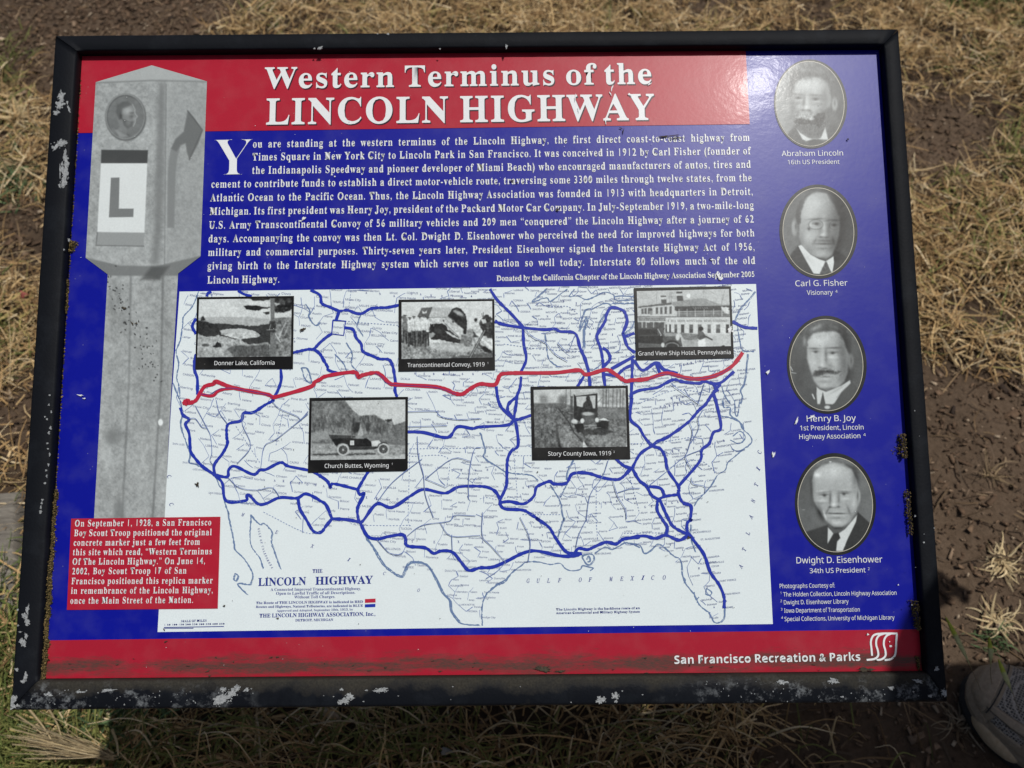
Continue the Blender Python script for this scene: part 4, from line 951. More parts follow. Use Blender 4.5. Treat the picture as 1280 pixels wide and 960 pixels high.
def f1(c_):
    c_.v[:] = 128; c_.v += (360 - c_.X) * .10; c_.tex(14, 70, 1)
    c_.poly('230,930 260,780 335,710 420,870 600,870 640,705 760,770 780,930', 84, 14)
    c_.poly('292,420 300,300 400,250 560,270 640,330 660,470 635,600 600,700 520,760 420,760 335,690 300,600 285,500', 160, 16); model(c_, 460, 500, 190, 260)
    G = c_.g
    G(470, 350, 120, 60, 28); G(360, 320, 60, 40, 12); G(600, 450, 40, 120, -34); G(300, 500, 22, 120, -20)
    c_.poly('262,340 290,210 350,170 450,148 560,158 660,245 725,360 738,480 700,500 655,470 645,390 600,300 520,270 430,282 350,292 320,340 292,430', 98, 22, .92, rag=16); c_.tex(26, 22, 2, m=(c_.Y < 330)); G(400, 200, 60, 30, 26); G(560, 215, 50, 30, 18)
    c_.ell(688, 520, 26, 58, 160, .45); G(688, 512, 10, 30, -48)
    G(350, 430, 50, 9, -40, .1); G(508, 438, 60, 10, -44, .05); G(350, 460, 42, 13, -46); G(516, 470, 46, 14, -48); G(352, 466, 15, 10, -56); G(512, 477, 16, 11, -56); G(352, 482, 26, 5, 26); G(515, 494, 30, 5, 26); G(345, 512, 45, 14, -22); G(525, 522, 50, 14, -22)
    G(404, 500, 12, 60, -34, .15); G(432, 500, 16, 60, 26); G(425, 552, 28, 18, 30); G(395, 576, 18, 9, -62); G(445, 578, 20, 9, -58); G(470, 600, 12, 38, -32, -.6); G(350, 600, 12, 38, -30, .5); G(560, 590, 50, 40, -30); G(320, 570, 24, 50, -30); G(370, 545, 30, 26, 16); G(500, 555, 36, 26, 16)
    c_.poly('306,640 350,650 440,655 560,610 640,545 648,650 610,720 592,790 530,832 460,822 380,775 325,705', 96, 16, .95, rag=12); c_.tex(26, 15, 3, sx=2, m=(c_.Y > 620) * (c_.Y < 830) * (c_.X > 310) * (c_.X < 630))
    c_.poly('318,688 345,660 390,640 440,665 490,680 500,640 520,610 590,610 600,645 570,690 540,735 510,700 460,715 400,705 340,695', 60, 5, .85, rag=18, seed=4); c_.ell(475, 655, 26, 14, 190, .5, .8); c_.tex(46, 11, 7, m=(c_.Y > 610) * (c_.Y < 720) * (c_.X > 320) * (c_.X < 600))
    c_.poly('335,745 370,785 440,830 510,850 560,830 600,735 628,850 560,845 500,838 430,862 390,845', 200, 8); c_.poly('430,864 500,842 560,852 600,880 460,900', 74, 8)
    c_.tex(9, 7, 20)
def f2(c_):
    c_.v[:] = 96; c_.v += (400 - c_.X) * .07 + (c_.Y - 480) * .03; c_.tex(12, 70, 1); G = c_.g
    c_.poly('200,700 275,610 330,640 420,860 560,880 600,700 605,640 700,700 760,760 700,930 250,930', 64, 12)
    c_.poly('288,420 285,300 312,200 370,140 450,112 540,122 610,170 650,260 668,360 655,500 628,610 590,690 540,735 470,725 385,685 312,620 286,530', 156, 14); model(c_, 470, 430, 190, 310)
    c_.poly('262,400 258,300 290,200 350,145 400,120 350,180 316,250 300,320 296,400', 74, 14, .95, rag=10); c_.poly('540,118 620,165 672,260 690,380 672,430 655,340 610,230 560,160', 84, 18, .85)
    G(400, 210, 100, 90, 36); G(370, 330, 70, 60, 20); G(640, 330, 70, 240, -62); G(600, 600, 60, 90, -42); G(380, 520, 60, 60, 26); G(310, 560, 22, 80, -22)
    c_.ell(243, 440, 27, 74, 158, .4); G(256, 430, 11, 38, -58)
    G(440, 362, 70, 9, -58, -.06); G(598, 372, 56, 9, -46, .04); G(444, 402, 40, 13, -42); G(606, 414, 34, 13, -38); G(448, 408, 16, 12, -66); G(610, 420, 14, 11, -56); G(425, 420, 14, 5, 30); G(440, 440, 50, 8, 18)
    c_.ring(440, 414, 66, 44, 4, 92, .6); c_.ring(615, 420, 50, 40, 4, 82, .5); c_.line('505,380 560,380', 5, 80, .7, 3); G(376, 452, 14, 13, -85); G(392, 418, 14, 24, 32)
    G(515, 440, 13, 70, 26, -.05); G(556, 450, 18, 80, -34); G(480, 470, 16, 50, -18, .2); G(505, 505, 26, 16, 34); G(485, 528, 18, 8, -54); G(530, 532, 26, 9, -50); G(432, 560, 10, 34, -34, .5); G(600, 560, 12, 40, -28, -.3)
    G(515, 562, 66, 12, -44); G(508, 590, 72, 9, -62); G(510, 612, 44, 8, 12); G(505, 636, 50, 10, -26); G(500, 680, 50, 22, 16); G(480, 728, 110, 16, -46); G(370, 650, 40, 40, -20, -.6)
    c_.poly('277,612 305,600 390,690 470,732 530,752 602,705 608,760 592,860 572,840 540,755 480,870 415,865 340,740', 212, 6); G(360, 720, 60, 20, -14, .7); c_.poly('530,750 588,862 474,868', 84, 6); c_.tex(26, 13, 6, m=(c_.Y > 760) * (c_.X > 485) * (c_.X < 580)); c_.poly('275,614 418,868 300,860 210,700', 64, 9)
    c_.tex(9, 7, 20)
def f3(c_):
    c_.v[:] = 94; c_.tex(9, 80, 1); G = c_.g; G(200, 600, 120, 200, -10)
    c_.poly('280,930 310,810 370,700 460,760 600,700 690,640 780,740 760,930', 86, 12)
    c_.poly('280,300 300,220 360,185 440,175 540,170 600,200 640,290 672,400 660,560 632,640 560,705 470,728 405,705 350,640 312,530 284,430', 168, 15); model(c_, 470, 450, 190, 280)
    c_.poly('252,330 238,220 300,138 420,95 540,100 630,150 690,250 695,390 660,370 632,270 580,200 520,172 420,180 340,196 296,250 282,330 268,400', 84, 16, .95, rag=10); c_.tex(18, 18, 33, sx=.7, m=c_.Y < 250); G(375, 142, 60, 20, 62, -.4); G(262, 275, 16, 45, 48); G(560, 150, 60, 16, 20, .4)
    G(390, 260, 100, 70, 34); G(610, 330, 50, 170, -44); G(640, 520, 50, 130, -40); G(340, 470, 40, 60, 22)
    c_.ell(688, 455, 26, 66, 132, .5); G(692, 450, 11, 36, -34)
    G(352, 338, 50, 9, -66, .02); G(525, 332, 60, 9, -62, -.02); G(362, 364, 40, 11, -46); G(526, 374, 44, 12, -46); G(366, 371, 15, 11, -64); G(520, 382, 16, 12, -62); G(335, 374, 12, 6, 22); G(555, 386, 14, 6, 18); G(345, 385, 24, 5, 18); G(530, 396, 34, 6, 26); G(520, 418, 58, 13, 34)
    G(458, 400, 14, 70, -44, -.05); G(425, 430, 20, 70, 17, .08); G(425, 490, 24, 16, 22); G(400, 512, 16, 8, -40); G(448, 522, 30, 9, -62); G(500, 500, 22, 30, -26, -.5); G(545, 470, 50, 36, 14)
    c_.poly('336,572 362,540 405,530 450,540 500,532 550,548 600,548 570,572 520,572 460,568 410,582 370,596 340,588', 84, 13, .95, rag=8); G(470, 548, 90, 10, -24); G(390, 560, 30, 14, -14); c_.tex(22, 12, 6, m=(c_.Y > 525) * (c_.Y < 600) * (c_.X > 330) * (c_.X < 620))
    G(455, 598, 44, 7, -46); G(455, 618, 40, 8, 20); G(450, 645, 60, 10, -18); G(440, 680, 50, 18, 14); G(520, 712, 110, 18, -52); G(600, 620, 50, 40, -18)
    c_.poly('374,692 400,714 460,737 600,682 680,630 690,662 600,750 540,840 520,852 450,850 432,745 405,850 380,850 372,760', 198, 7); c_.poly('430,745 455,850 405,855', 84, 6); G(560, 720, 70, 10, -24, -.5); c_.line('560,790 640,705', 8, 130, .6, 8); c_.poly('690,655 780,740 700,900 520,880 600,745', 88, 10); c_.ell(472, 880, 26, 16, 196, .4)
    c_.line('335,762 352,800', 12, 220, .8); c_.line('132,505 150,540', 8, 215, .8); c_.line('140,560 182,566', 6, 210, .8)
    c_.tex(9, 7, 20)
def f4(c_):
    c_.v[:] = 106; c_.v += (c_.X - 300) * .02; c_.tex(9, 80, 1); G = c_.g; G(200, 300, 100, 160, -12)
    c_.poly('264,430 256,300 280,215 345,158 440,132 545,142 622,195 668,290 684,380 682,520 662,600 610,680 530,730 460,732 400,692 345,610 302,545 276,490', 166, 12); model(c_, 470, 430, 200, 300)
    G(440, 215, 150, 80, 30); G(302, 250, 30, 20, 48); G(262, 350, 20, 110, -32); G(655, 270, 34, 90, -44); G(575, 165, 80, 18, -40, .35); G(350, 165, 70, 14, -22, -.4); G(610, 330, 30, 60, 10); c_.tex(10, 16, 44, sx=.6, m=c_.Y < 230)
    c_.ell(683, 450, 21, 72, 160, .4); G(678, 440, 8, 40, -52); G(266, 455, 10, 32, 10)
    G(358, 408, 66, 10, -24, -.1); G(560, 400, 68, 10, -26, .04); G(352, 396, 50, 7, 22, -.12); G(560, 388, 56, 7, 20, .04); G(366, 430, 46, 11, -48); G(552, 417, 48, 11, -48); G(371, 440, 15, 11, -70); G(552, 427, 15, 11, -70); G(400, 442, 10, 6, 16); G(522, 430, 10, 6, 16); G(345, 447, 20, 5, 26); G(575, 434, 20, 5, 24); G(345, 486, 46, 13, 30); G(565, 468, 46, 12, 26); G(350, 508, 44, 8, -18)
    G(424, 470, 11, 55, -58, .04); G(503, 465, 12, 50, -40); G(462, 470, 17, 60, 24); G(456, 522, 26, 14, 34); G(425, 545, 16, 8, -66); G(500, 543, 17, 8, -64); G(462, 552, 20, 6, -30); G(398, 580, 9, 38, -44, .5); G(596, 575, 11, 44, -40, -.35); G(640, 520, 16, 70, 20)
    G(490, 604, 82, 7, -78, .01); G(420, 600, 14, 7, -30); G(490, 592, 50, 6, 14); G(490, 622, 60, 7, 26); G(485, 646, 60, 10, -30); G(490, 688, 60, 20, 22); G(330, 590, 26, 80, -56, -.35); G(374, 620, 9, 36, 52, -.3); G(640, 620, 26, 60, -26, .3); G(470, 740, 110, 16, -50); G(420, 700, 40, 18, -26, .6)
    c_.poly('400,690 470,750 560,740 660,640 600,780 500,830 420,780', 92, 12, .9)
    c_.poly('200,772 320,737 402,708 410,780 400,880 480,950 300,980 200,900', 64, 9); c_.poly('680,592 800,702 820,800 700,960 520,960 560,860 620,760', 62, 9)
    c_.poly('403,732 430,760 455,792 400,885', 198, 5); c_.poly('500,790 560,750 672,620 662,680 580,850 540,950 478,950 490,860 515,830', 204, 6); c_.poly('452,792 500,780 518,830 485,865 478,950 400,950 398,890', 58, 6); c_.line('620,640 545,745', 6, 130, .6); G(560, 900, 10, 10, 20)
    c_.ell(425, 127, 12, 5, 215, .4); c_.ell(180, 570, 14, 4, 150, .5)
    c_.tex(9, 7, 20)
portrait((950, 60), (466, 518, 337, 412), (460, 516, 318, 394), f1, 'topmost oval portrait, bearded man with the print scraped at the mouth')
portrait((960, 225), (465, 477, 360, 435), (464, 478, 330, 407), f2, 'second oval portrait, bald man in pince-nez')
portrait((970, 390), (468, 487, 368, 453), (464, 490, 340, 425), f3, 'third oval portrait, man with a broad moustache')
portrait((980, 560), (474, 518, 374, 472), (472, 522, 347, 440), f4, 'lowest oval portrait, bald clean shaven man in suit and tie')

# the concrete marker post printed down the left side
pw, ph1, ph2, ph3 = 150, 250, 22, 300
def px_rows():
    rows = []
    for k in range(ph1):
        t = k / (ph1 - 1); L = np.array((120 - 12.5 * t, 0)); u = np.linspace(0, 1, pw)
        xt = 120 + 139 * u; yt = np.where(xt < 190, 103 - 21 * (xt - 120) / 70, 82 + 20 * (xt - 190) / 69)
        xb = 107.5 + 143.5 * u; yb = 322.5 - 2 * u
        rows.append((xt * (1 - t) + xb * t, yt * (1 - t) + yb * t))
    for k in range(1, ph2):
        t = k / (ph2 - 1); u = np.linspace(0, 1, pw); xb = 135 + 88 * u; rows.append(((107.5 + 143.5 * u) * (1 - t) + xb * t, (322.5 - 2 * u) * (1 - t) + (343 - 1 * u) * t))
    for k in range(1, ph3):
        t = k / (ph3 - 1); u = np.linspace(0, 1, pw); y = 343 + 305 * t; xl = np.interp(y, [343, 480, 650], [135, 127.5, 117.8]); xr = np.interp(y, [343, 440, 480, 650], [223, 217.5, 215, 206])
        rows.append((xl + (xr - xl) * u, y - u * 1.5))
    return np.array([r[0] for r in rows]), np.array([r[1] for r in rows])
X, Y = px_rows(); c_ = Cv(X, Y, 160); c_.tex(14, 40, 1); c_.tex(16, 5, 2); c_.tex(16, 2.2, 5)
c_.poly('112,86 190,80 262,98 262,103 112,104', 172, 1.5, .8)
c_.line('120,104 190,101 259,102.5', 1.6, 118, .8, 1.2)
c_.poly('198,103 207,103 206,200 203,280 199,330 190,330 193,280 195,200', 122, 5, .75); c_.line('208,106 206,330', 1, 120, .8, .8); c_.line('210,106 208,330', 1, 185, .5, .8)
c_.poly('208,106 262,104 262,325 205,330', 152, 6, .35)
c_.ell(157.5, 147, 25.5, 29.5, 98, .06); c_.ell(157.5, 147, 22.5, 26.5, 120, .05); c_.ring(157, 146, 23.8, 27.8, 1.1, 160, .55); c_.tex(10, 6, 9, m=((X - 157) / 24) ** 2 + ((Y - 147) / 28) ** 2 < 1)
c_.poly('146,137 150,130 157,127 164,130 168,136 168,141 171,146 168.5,149 169,153 166,157 163,160 158,160 160,167 150,170 146,163 150,158 147,150', 130, 1.6, .95)
c_.poly('145,140 147,132 153,127.5 160,127 165,131 160,134 154,136 152,142 153,149 149,150', 98, 1.6, .9); c_.g(160, 139, 6, 5, 38); c_.g(165, 141.5, 3, 1.4, -34); c_.g(165, 146, 3, 2, -30); c_.g(168, 148, 2, 3, 20); c_.poly('153,149 157,150 163,152 167,152 166,158 160,161 155,157', 100, 1.3, .85); c_.line('166,131 169,137 169,142 172,146 169.5,149 169.5,153 167,158', 1.2, 176, .7, .8); c_.g(161, 154, 3, 3, 20); c_.g(152, 145, 2, 4, -26); c_.poly('144,163 151,161 158,166 160,171 150,172', 150, 1.6, .8); c_.g(155, 166, 8, 2, -24, .5)
c_.poly('127,187.5 185.5,188 184.5,204.5 126.5,204.5', 80, 1.0); c_.poly('126.5,204.5 184.5,204.5 181,291 122,290', 214, .8); c_.poly('122,291 180.5,291.5 180,308 120.5,307', 150, .8); c_.line('122,291 120.5,307 180,308', 1, 110, 1, .8)
c_.poly('139,222.5 149.8,222 149,261 167.5,261 167,271.5 136.5,272', 124, .7)
c_.poly('235,139 243,148 253.5,163 248,180 237,200 234,190 232.5,179 226,182 222,198 220,215 218,285 209.5,285 210,215 213,190 220,174 230,165', 132, 1.4, .95); c_.poly('235,139 243,148 253.5,163 248,180 237,200 234,190 232.5,179 226,182 221,190 214,186 220,174 230,165', 112, 1.4, .9); c_.line('235,139 253.5,163 237,200', 1.2, 88, .7, 1)
c_.poly('107,322 150,332 195,333 251,320 251,326 223,345 135,345', 120, 1.5, .9); c_.poly('176,350 190,333 212,333 200,350', 88, 3, .8)
for a, b, g in ((164, 153, 115), (204, 191, 110)): c_.line('%f,345 %f,480 %f,648' % (a, a - 2.5, b), 1.8, g, .75, 1.6)
c_.poly('150,620 156,635 158,650 140,650', 120, 5, .7); c_.ell(140, 545, 10, 10, 128, .8, .8)
c_.tex(14, 30, 12, sx=2.0, sy=.5, m=Y > 345)
rr = np.random.default_rng(5)
for k in range(70):
    t = rr.random(); x, y = 138 + t * 60 + rr.normal(0, 6), 345 + t * 125 + rr.normal(0, 12); c_.ell(x, y, rr.uniform(.5, 1.7), rr.uniform(.5, 1.2), 50, .5, .8, rr.random() * 3)
c_.ell(201, 528, 3, 4, 225, .3)
gridmesh('marker_post_print', X, Y, .00045, c_.cols(), M['tone'], PANEL)

# ------------------------------------------------------------------ wear: chipped paint, droppings, moss
def blob(px_, py_, rx, ry, rot, z, n=40, rag=.42, spray=0):
    a = np.linspace(0, 2 * math.pi, n, endpoint=False); r = 1 + RNG.normal(0, rag * .5, n); r += rag * np.sin(a * 3 + RNG.random() * 6) * .5 + rag * np.sin(a * 5 + RNG.random() * 6) * .35
    u, v = rx * r * np.cos(a), ry * r * np.sin(a); q = P(px_ + u * math.cos(rot) - v * math.sin(rot), py_ + u * math.sin(rot) + v * math.cos(rot), z); q[:, 0] = np.clip(q[:, 0], -OW + .0012, OW - .0012); q[:, 1] = np.clip(q[:, 1], -OH + .0012, OH - .0012); return np.concatenate([q, np.full((n, 1), z)], 1)
def blobs(L, name, mt, z, parent=SIGN, th=0.00015):
    V, Fc, n = [], [], 0
    for i, b in enumerate(L):
        zz = z + (i % 40) * 6e-6; B = blob(*b[:4], b[4] if len(b) > 4 else 0, zz); k = len(B); A2 = B.copy(); A2[:, 2] -= th; B[:, :2] = B[:, :2].mean(0) + (B[:, :2] - B[:, :2].mean(0)) * .93
        V.append(B); V.append(A2); Fc.append(tuple(range(n, n + k))[::-1])
        for j in range(k): Fc.append((n + j, n + k + j, n + k + (j + 1) % k, n + (j + 1) % k)[::-1])
        n += 2 * k
    return mesh(name, np.concatenate(V), Fc, mt, parent)
ZR = HR + .0005
L = [(76.5, 121, 3.6, 6.5, .1), (74.5, 131, 5, 4, -.4), (70, 141, 3.2, 2.8), (86, 136, 1.4, 4, -.3), (84, 128, 1, 2.2), (74, 180, 8, 3.6, -.65), (66, 184, 2, 1.5), (80, 178, 3, 2.2), (81, 195, 2, 7), (83, 205, 2.5, 9), (81, 217, 3.6, 11, .08), (79.5, 228, 3, 6), (75, 213, .8, 8), (74.5, 232, 1.5, 2.5), (77.5, 205, 1.2, 3), (82, 190, 1, 3)]
for x, y in ((62, 494), (64, 515), (56, 521), (58.5, 524), (63, 535), (61, 541), (59, 554), (60, 561), (62, 568), (60.5, 581), (57.5, 588), (58.3, 595), (56, 604), (52, 629), (51, 634), (53, 625), (50.5, 640), (33.5, 551), (61, 506), (86, 300), (80, 312)): L.append((x, y, RNG.uniform(.6, 1.5), RNG.uniform(.7, 2.3)))
L += [(34.2, 762, 2, 5.5, .15), (31, 770, 3.6, 2.6, .3), (33.8, 777, 2.6, 4.2, -.2), (21.7, 762.4, 1.6, 1.4), (32.5, 795, 2.1, 3.4), (27.5, 801, 3.2, 2.6, .3), (29.5, 805, 2.6, 3.6), (16.5, 799, 1.2, 1.9), (25, 790, 2, .8), (22.5, 782, 1, 1), (31.5, 846, 2.2, 5, .2), (28.5, 852, 3, 2), (20.5, 837, 2, 1.8), (14, 878, 4, 6, -.3), (18, 873, 3, 3), (12, 886, 3, 3), (22, 882, 2.5, 1.5)]
L += [(278, 873, 9.5, 6, -.3), (272, 877, 5, 5), (290, 866, 6, 4, -.5), (296, 860, 3.5, 3), (279, 862, 3, 2.5), (308, 862.5, 3.5, 2, -.2), (430, 876, 6, 3.4, -.2), (437, 871, 4.5, 3.5), (425, 879, 3, 1.6), (427, 862, 2.2, 1.4), (475, 863, 7.5, 2.3, -.1), (481, 861, 3, 1.6), (458, 863, 1.6, 1), (751, 875, 5.5, 4), (769, 870, 4, 3.4, .4), (770, 877, 2, 1.6), (1041, 851, 5, 3.2, .3), (1053, 871, 2, 1), (1148, 851.5, 5, 2, .3), (1171, 836, 2.4, 3, .6), (1182.5, 866, 5.6, 4.4), (1163, 870, 2.6, 1.7), (1184, 820.5, 2.1, 3), (978, 853, 5.5, 2.3), (1114, 860, 3.5, 2), (135, 863, 8, 1.6, -.1), (100, 865, 6, 1.3), (60, 868, 5, 2)]
L += [(400, 60, 3.2, 1.8, -.4), (393, 60.5, 1.2, 1), (485, 42.5, 1.6, 1.2), (472, 42.3, .9, .8), (633, 58, 1.4, 3), (550, 61, 1, .8), (1144, 645, 1, 1.2), (1170, 665, 1, 1), (1155, 678, 1.2, 1), (1168, 660, .8, .8)]
big = [b for b in L if b[2] > 2.4 and b[3] > 2]
for b in big:                                   # broken edges round each bare patch
    for k in range(9):
        a_ = RNG.random() * 6.28; L.append((b[0] + b[2] * math.cos(a_) * RNG.uniform(.9, 1.35), b[1] + b[3] * math.sin(a_) * RNG.uniform(.9, 1.4), RNG.uniform(.3, 1.1), RNG.uniform(.3, .9), RNG.random() * 3))
for k in range(80):
    side = RNG.random()
    if side < .35: L.append((RNG.uniform(30, 260), RNG.uniform(862, 884), RNG.uniform(.3, 1.0), RNG.uniform(.3, .7), RNG.random() * 3))
    elif side < .75: L.append((RNG.uniform(870, 1150), RNG.uniform(852, 878), RNG.uniform(.3, 1.1), RNG.uniform(.3, .8), RNG.random() * 3))
    elif side < .9: L.append((RNG.uniform(300, 870), RNG.uniform(858, 880), RNG.uniform(.3, 1.2), RNG.uniform(.3, .8)))
    else: L.append((RNG.uniform(1125, 1160), RNG.uniform(90, 800), RNG.uniform(.3, .8), RNG.uniform(.3, .8)))
blobs(L, 'paint_chips', M['chip'], ZR, th=.0004, parent=SIGN)['kind'] = 'stuff'
scratch = [(379.5, 273, 2.6, 1.5, -.6), (376, 276, 1.2, 1), (898, 345, 1.2, 4.5, -.5), (901.5, 348, 1.6, 2.6, -.4), (897, 341, 1, 2.4), (890, 324.5, 2, 1), (967, 568, 2.1, 2.7), (960, 465, 1.6, 2.4, .6), (912.5, 412.5, 2, 4.5, .2), (916, 414, 1.5, 1.4), (524.5, 248.5, 2.4, 1), (765, 110, .7, 4, .3), (763, 117, .6, 3, -.5), (757, 152, .7, 3.4, -.2), (812, 105, 2.4, .8, -.5), (719, 122, .6, 5, .1), (723, 137, .7, 3), (787, 118, 2.2, 1.4, .5), (1123, 731, .8, .8), (1085, 793, 1.2, 1.3), (1112, 802, .7, .7), (418.5, 220.5, 1, .8), (996, 526, 1.2, 5, .35), (1015, 521, 4, 1.3, -.5), (100, 494, 4, .8, .1), (105, 498, 2, .6)]
for k in range(90): scratch.append((RNG.uniform(70, 1120), RNG.uniform(80, 840), RNG.uniform(.2, .5), RNG.uniform(.2, .5)))
blobs(scratch, 'scratched_spots', M['white'], .00112, parent=PANEL, th=.00008)['kind'] = 'stuff'
dark = [(378, 412, 3.6, 1.6, -.5), (779, 164, .6, 3, .2), (776, 160, 2, .6, .3), (835, 170, 13, .7, -.1), (845, 172.5, 10, .6, -.12), (697, 262, 2.2, 1.5), (700, 259, 1, .8), (640, 226, 2.4, 1), (646, 228, 1.4, .8), (1060, 174, 1.1, 1.1), (861, 672, 2, 1.6), (280, 757.5, 1.3, 1.2), (246.5, 605.5, 2.3, 2.6), (205, 787, 1.6, .7, .8), (207, 802, 2.2, .6, -.4), (347, 773, 1.6, .8), (672, 590, .8, .8), (888, 323, 1, .8), (679, 836, 9, 3.4, .1), (1083, 837, 9, 2.2), (700, 839, 6, 1.2), (565, 848, 2.6, 1.4), (165, 404, 3, .8, .9), (155, 385, 3, 1.3, .3), (170, 404, 1.5, 1)]
for k in range(60): dark.append((RNG.uniform(220, 950), RNG.uniform(370, 780), RNG.uniform(.25, .7), RNG.uniform(.25, .6)))
for k in range(40): dark.append((RNG.uniform(80, 1120), RNG.uniform(820, 848), RNG.uniform(.4, 2.8), RNG.uniform(.3, .9), RNG.normal(0, .2)))
M['grime'] = rough('dark_grime', (.03, .026, .02), (.075, .06, .04), 500, .95)
blobs(dark, 'grime_spots', M['grime'], .00125, parent=PANEL, th=.00005)['kind'] = 'stuff'
# moss crumbs along the inner edges of the frame
V, Fc, CC, n = [], [], [], 0
def crumbs(x, y0, y1, w, cnt, hgt=.003, pal=0):
    global n
    for k in range(cnt):
        yy = RNG.uniform(y0, y1); ww = w * (0.35 + .65 * abs(math.sin(yy * .17) * math.sin(yy * .051 + 1))); xx = np.interp(yy, x[0], x[1]) + abs(RNG.normal(0, .5)) * ww * x[2]
        p = P(xx, yy); p = np.array((np.clip(p[0], IL + .0003 + abs(RNG.normal(0, .3)) * ww * .00058, IR - .0003 - abs(RNG.normal(0, .3)) * ww * .00058), p[1])); z = RNG.uniform(0, hgt) * math.exp(-abs(xx - np.interp(yy, x[0], x[1])) / max(w, 1)); s = RNG.uniform(.0002, .00065)
        R_ = RNG.normal(0, 1, (6, 3)) * .25 + np.array([(1, 0, 0), (-1, 0, 0), (0, 1, 0), (0, -1, 0), (0, 0, 1), (0, 0, -1)])
        V.append(R_ * s + (p[0], p[1], z)); Fc.extend([(n + a, n + b, n + c3) for a, b, c3 in ((0, 2, 4), (2, 1, 4), (1, 3, 4), (3, 0, 4), (2, 0, 5), (1, 2, 5), (3, 1, 5), (0, 3, 5))]); n += 6
        b_ = RNG.uniform(.5, 1.5); col = ((.12, .085, .035), (.22, .16, .06), (.06, .052, .02))[RNG.integers(3)]; CC.append(np.tile(np.array(col) * b_, (6, 1)))
crumbs(([60, 300, 860], [94, 84, 45], 1), 612, 862, 7, 3600); crumbs(([60, 300, 860], [92, 83, 45], 1), 700, 850, 6, 1500, .005); crumbs(([60, 300, 860], [92, 82, 45], 1), 302, 316, 14, 330)
crumbs(([60, 300, 860], [91, 80, 45], 1), 350, 392, 3, 200); crumbs(([60, 860], [1092, 1149], -1), 543, 573, 8, 420, .008); crumbs(([60, 860], [1094, 1150], -1), 612, 668, 4, 260, .007); crumbs(([60, 860], [1094, 1150], -1), 750, 786, 7, 380, .008)
crumbs(([60, 860], [1094, 1150], -1), 820, 850, 5, 120, .002); crumbs(([60, 300, 860], [91, 82, 45], 1), 100, 800, 1.5, 500, .001)
mesh('moss', np.concatenate(V), Fc, M['moss'], SIGN, cols=np.concatenate(CC), kind='stuff')
# ------------------------------------------------------------------ ground
def height(x, y):
    return (vnoise(x * 10, y * 10, 2.2, 31, 4) - .5) * .035 + (vnoise(x * 10, y * 10, .45, 32, 4) - .5) * .016
def in_poly(px_, py_, q): return inside(np.stack([px_, py_], -1), np.array(q, float))
def gm(px_, py_, cx, cy, rx, ry): return np.exp(-(((px_ - cx) / rx) ** 2 + ((py_ - cy) / ry) ** 2))
def soilness(x, y):
    """0 = thick dry grass, 1 = bare soil or mulch, judged where the place shows it in the photograph"""
    z = np.zeros_like(x); px_, py_ = PX(np.stack([x, y, z], -1)); n = vnoise(x * 10, y * 10, 1.3, 41, 3) - .5
    s = np.zeros_like(x)
    s = np.maximum(s, 1.6 * gm(px_, py_, 80, 5, 230, 100)); s = np.maximum(s, .95 * gm(px_, py_, 20, 290, 75, 55)); s = np.maximum(s, .8 * gm(px_, py_, 20, 520, 60, 90))
    s = np.maximum(s, 1.0 * gm(px_, py_, 885, 8, 60, 22)); s = np.maximum(s, .6 * gm(px_, py_, 1040, 15, 70, 25)); s = np.maximum(s, 1.35 * gm(px_, py_, 1180, 172, 72, 60)); s = np.maximum(s, .65 * gm(px_, py_, 1240, 400, 40, 26))
    s = np.maximum(s, 1.25 / (1 + np.exp(-(py_ - 455 - (px_ - 1180) * .25) / 14)) * (px_ > 1050)); s = np.maximum(s, 1.1 / (1 + np.exp(-(px_ - 930) / 22)) * (py_ > 830))
    s = np.maximum(s, .9 * gm(px_, py_, 15, 660, 40, 60)); s = np.maximum(s, .35 * gm(px_, py_, 600, 950, 900, 120))
    return np.clip(s + n * .75, 0, 1)
def ax(a, b, s, far): return np.concatenate([-np.geomspace(far, abs(a) + .3, 10), np.arange(a, b, s), np.geomspace(b + .3, far, 10)])
gx, gy = ax(-2.2, 2.6, .022, 90), ax(-1.3, 2.9, .022, 90)
GX, GY = np.meshgrid(gx, gy); GZ = height(GX, GY)
k_ = np.clip((np.maximum(np.abs(GX), np.abs(GY)) - 4) / 10, 0, 1); GZ = GZ * (1 - k_)
V = np.stack([GX, GY, GZ], -1).reshape(-1, 3); h_, w_ = GX.shape
i = (np.arange(h_ - 1)[:, None] * w_ + np.arange(w_ - 1)[None]).ravel()
S = soilness(GX, GY).ravel(); nn_ = vnoise(GX * 10, GY * 10, 3, 44, 3).ravel()
base = np.array((.042, .028, .017)) * (1 - S[:, None]) + np.array((.118, .082, .055)) * S[:, None]; base = base * (.75 + .5 * nn_[:, None])
M['soil'] = rough('crumbly_soil', None, None, 90, .95, .9, .010, attr=True, spec=.15)
g = mesh('ground', V, np.stack([i, i + 1, i + w_ + 1, i + w_], 1), M['soil'], smooth=True, cols=base); g['kind'] = 'structure'

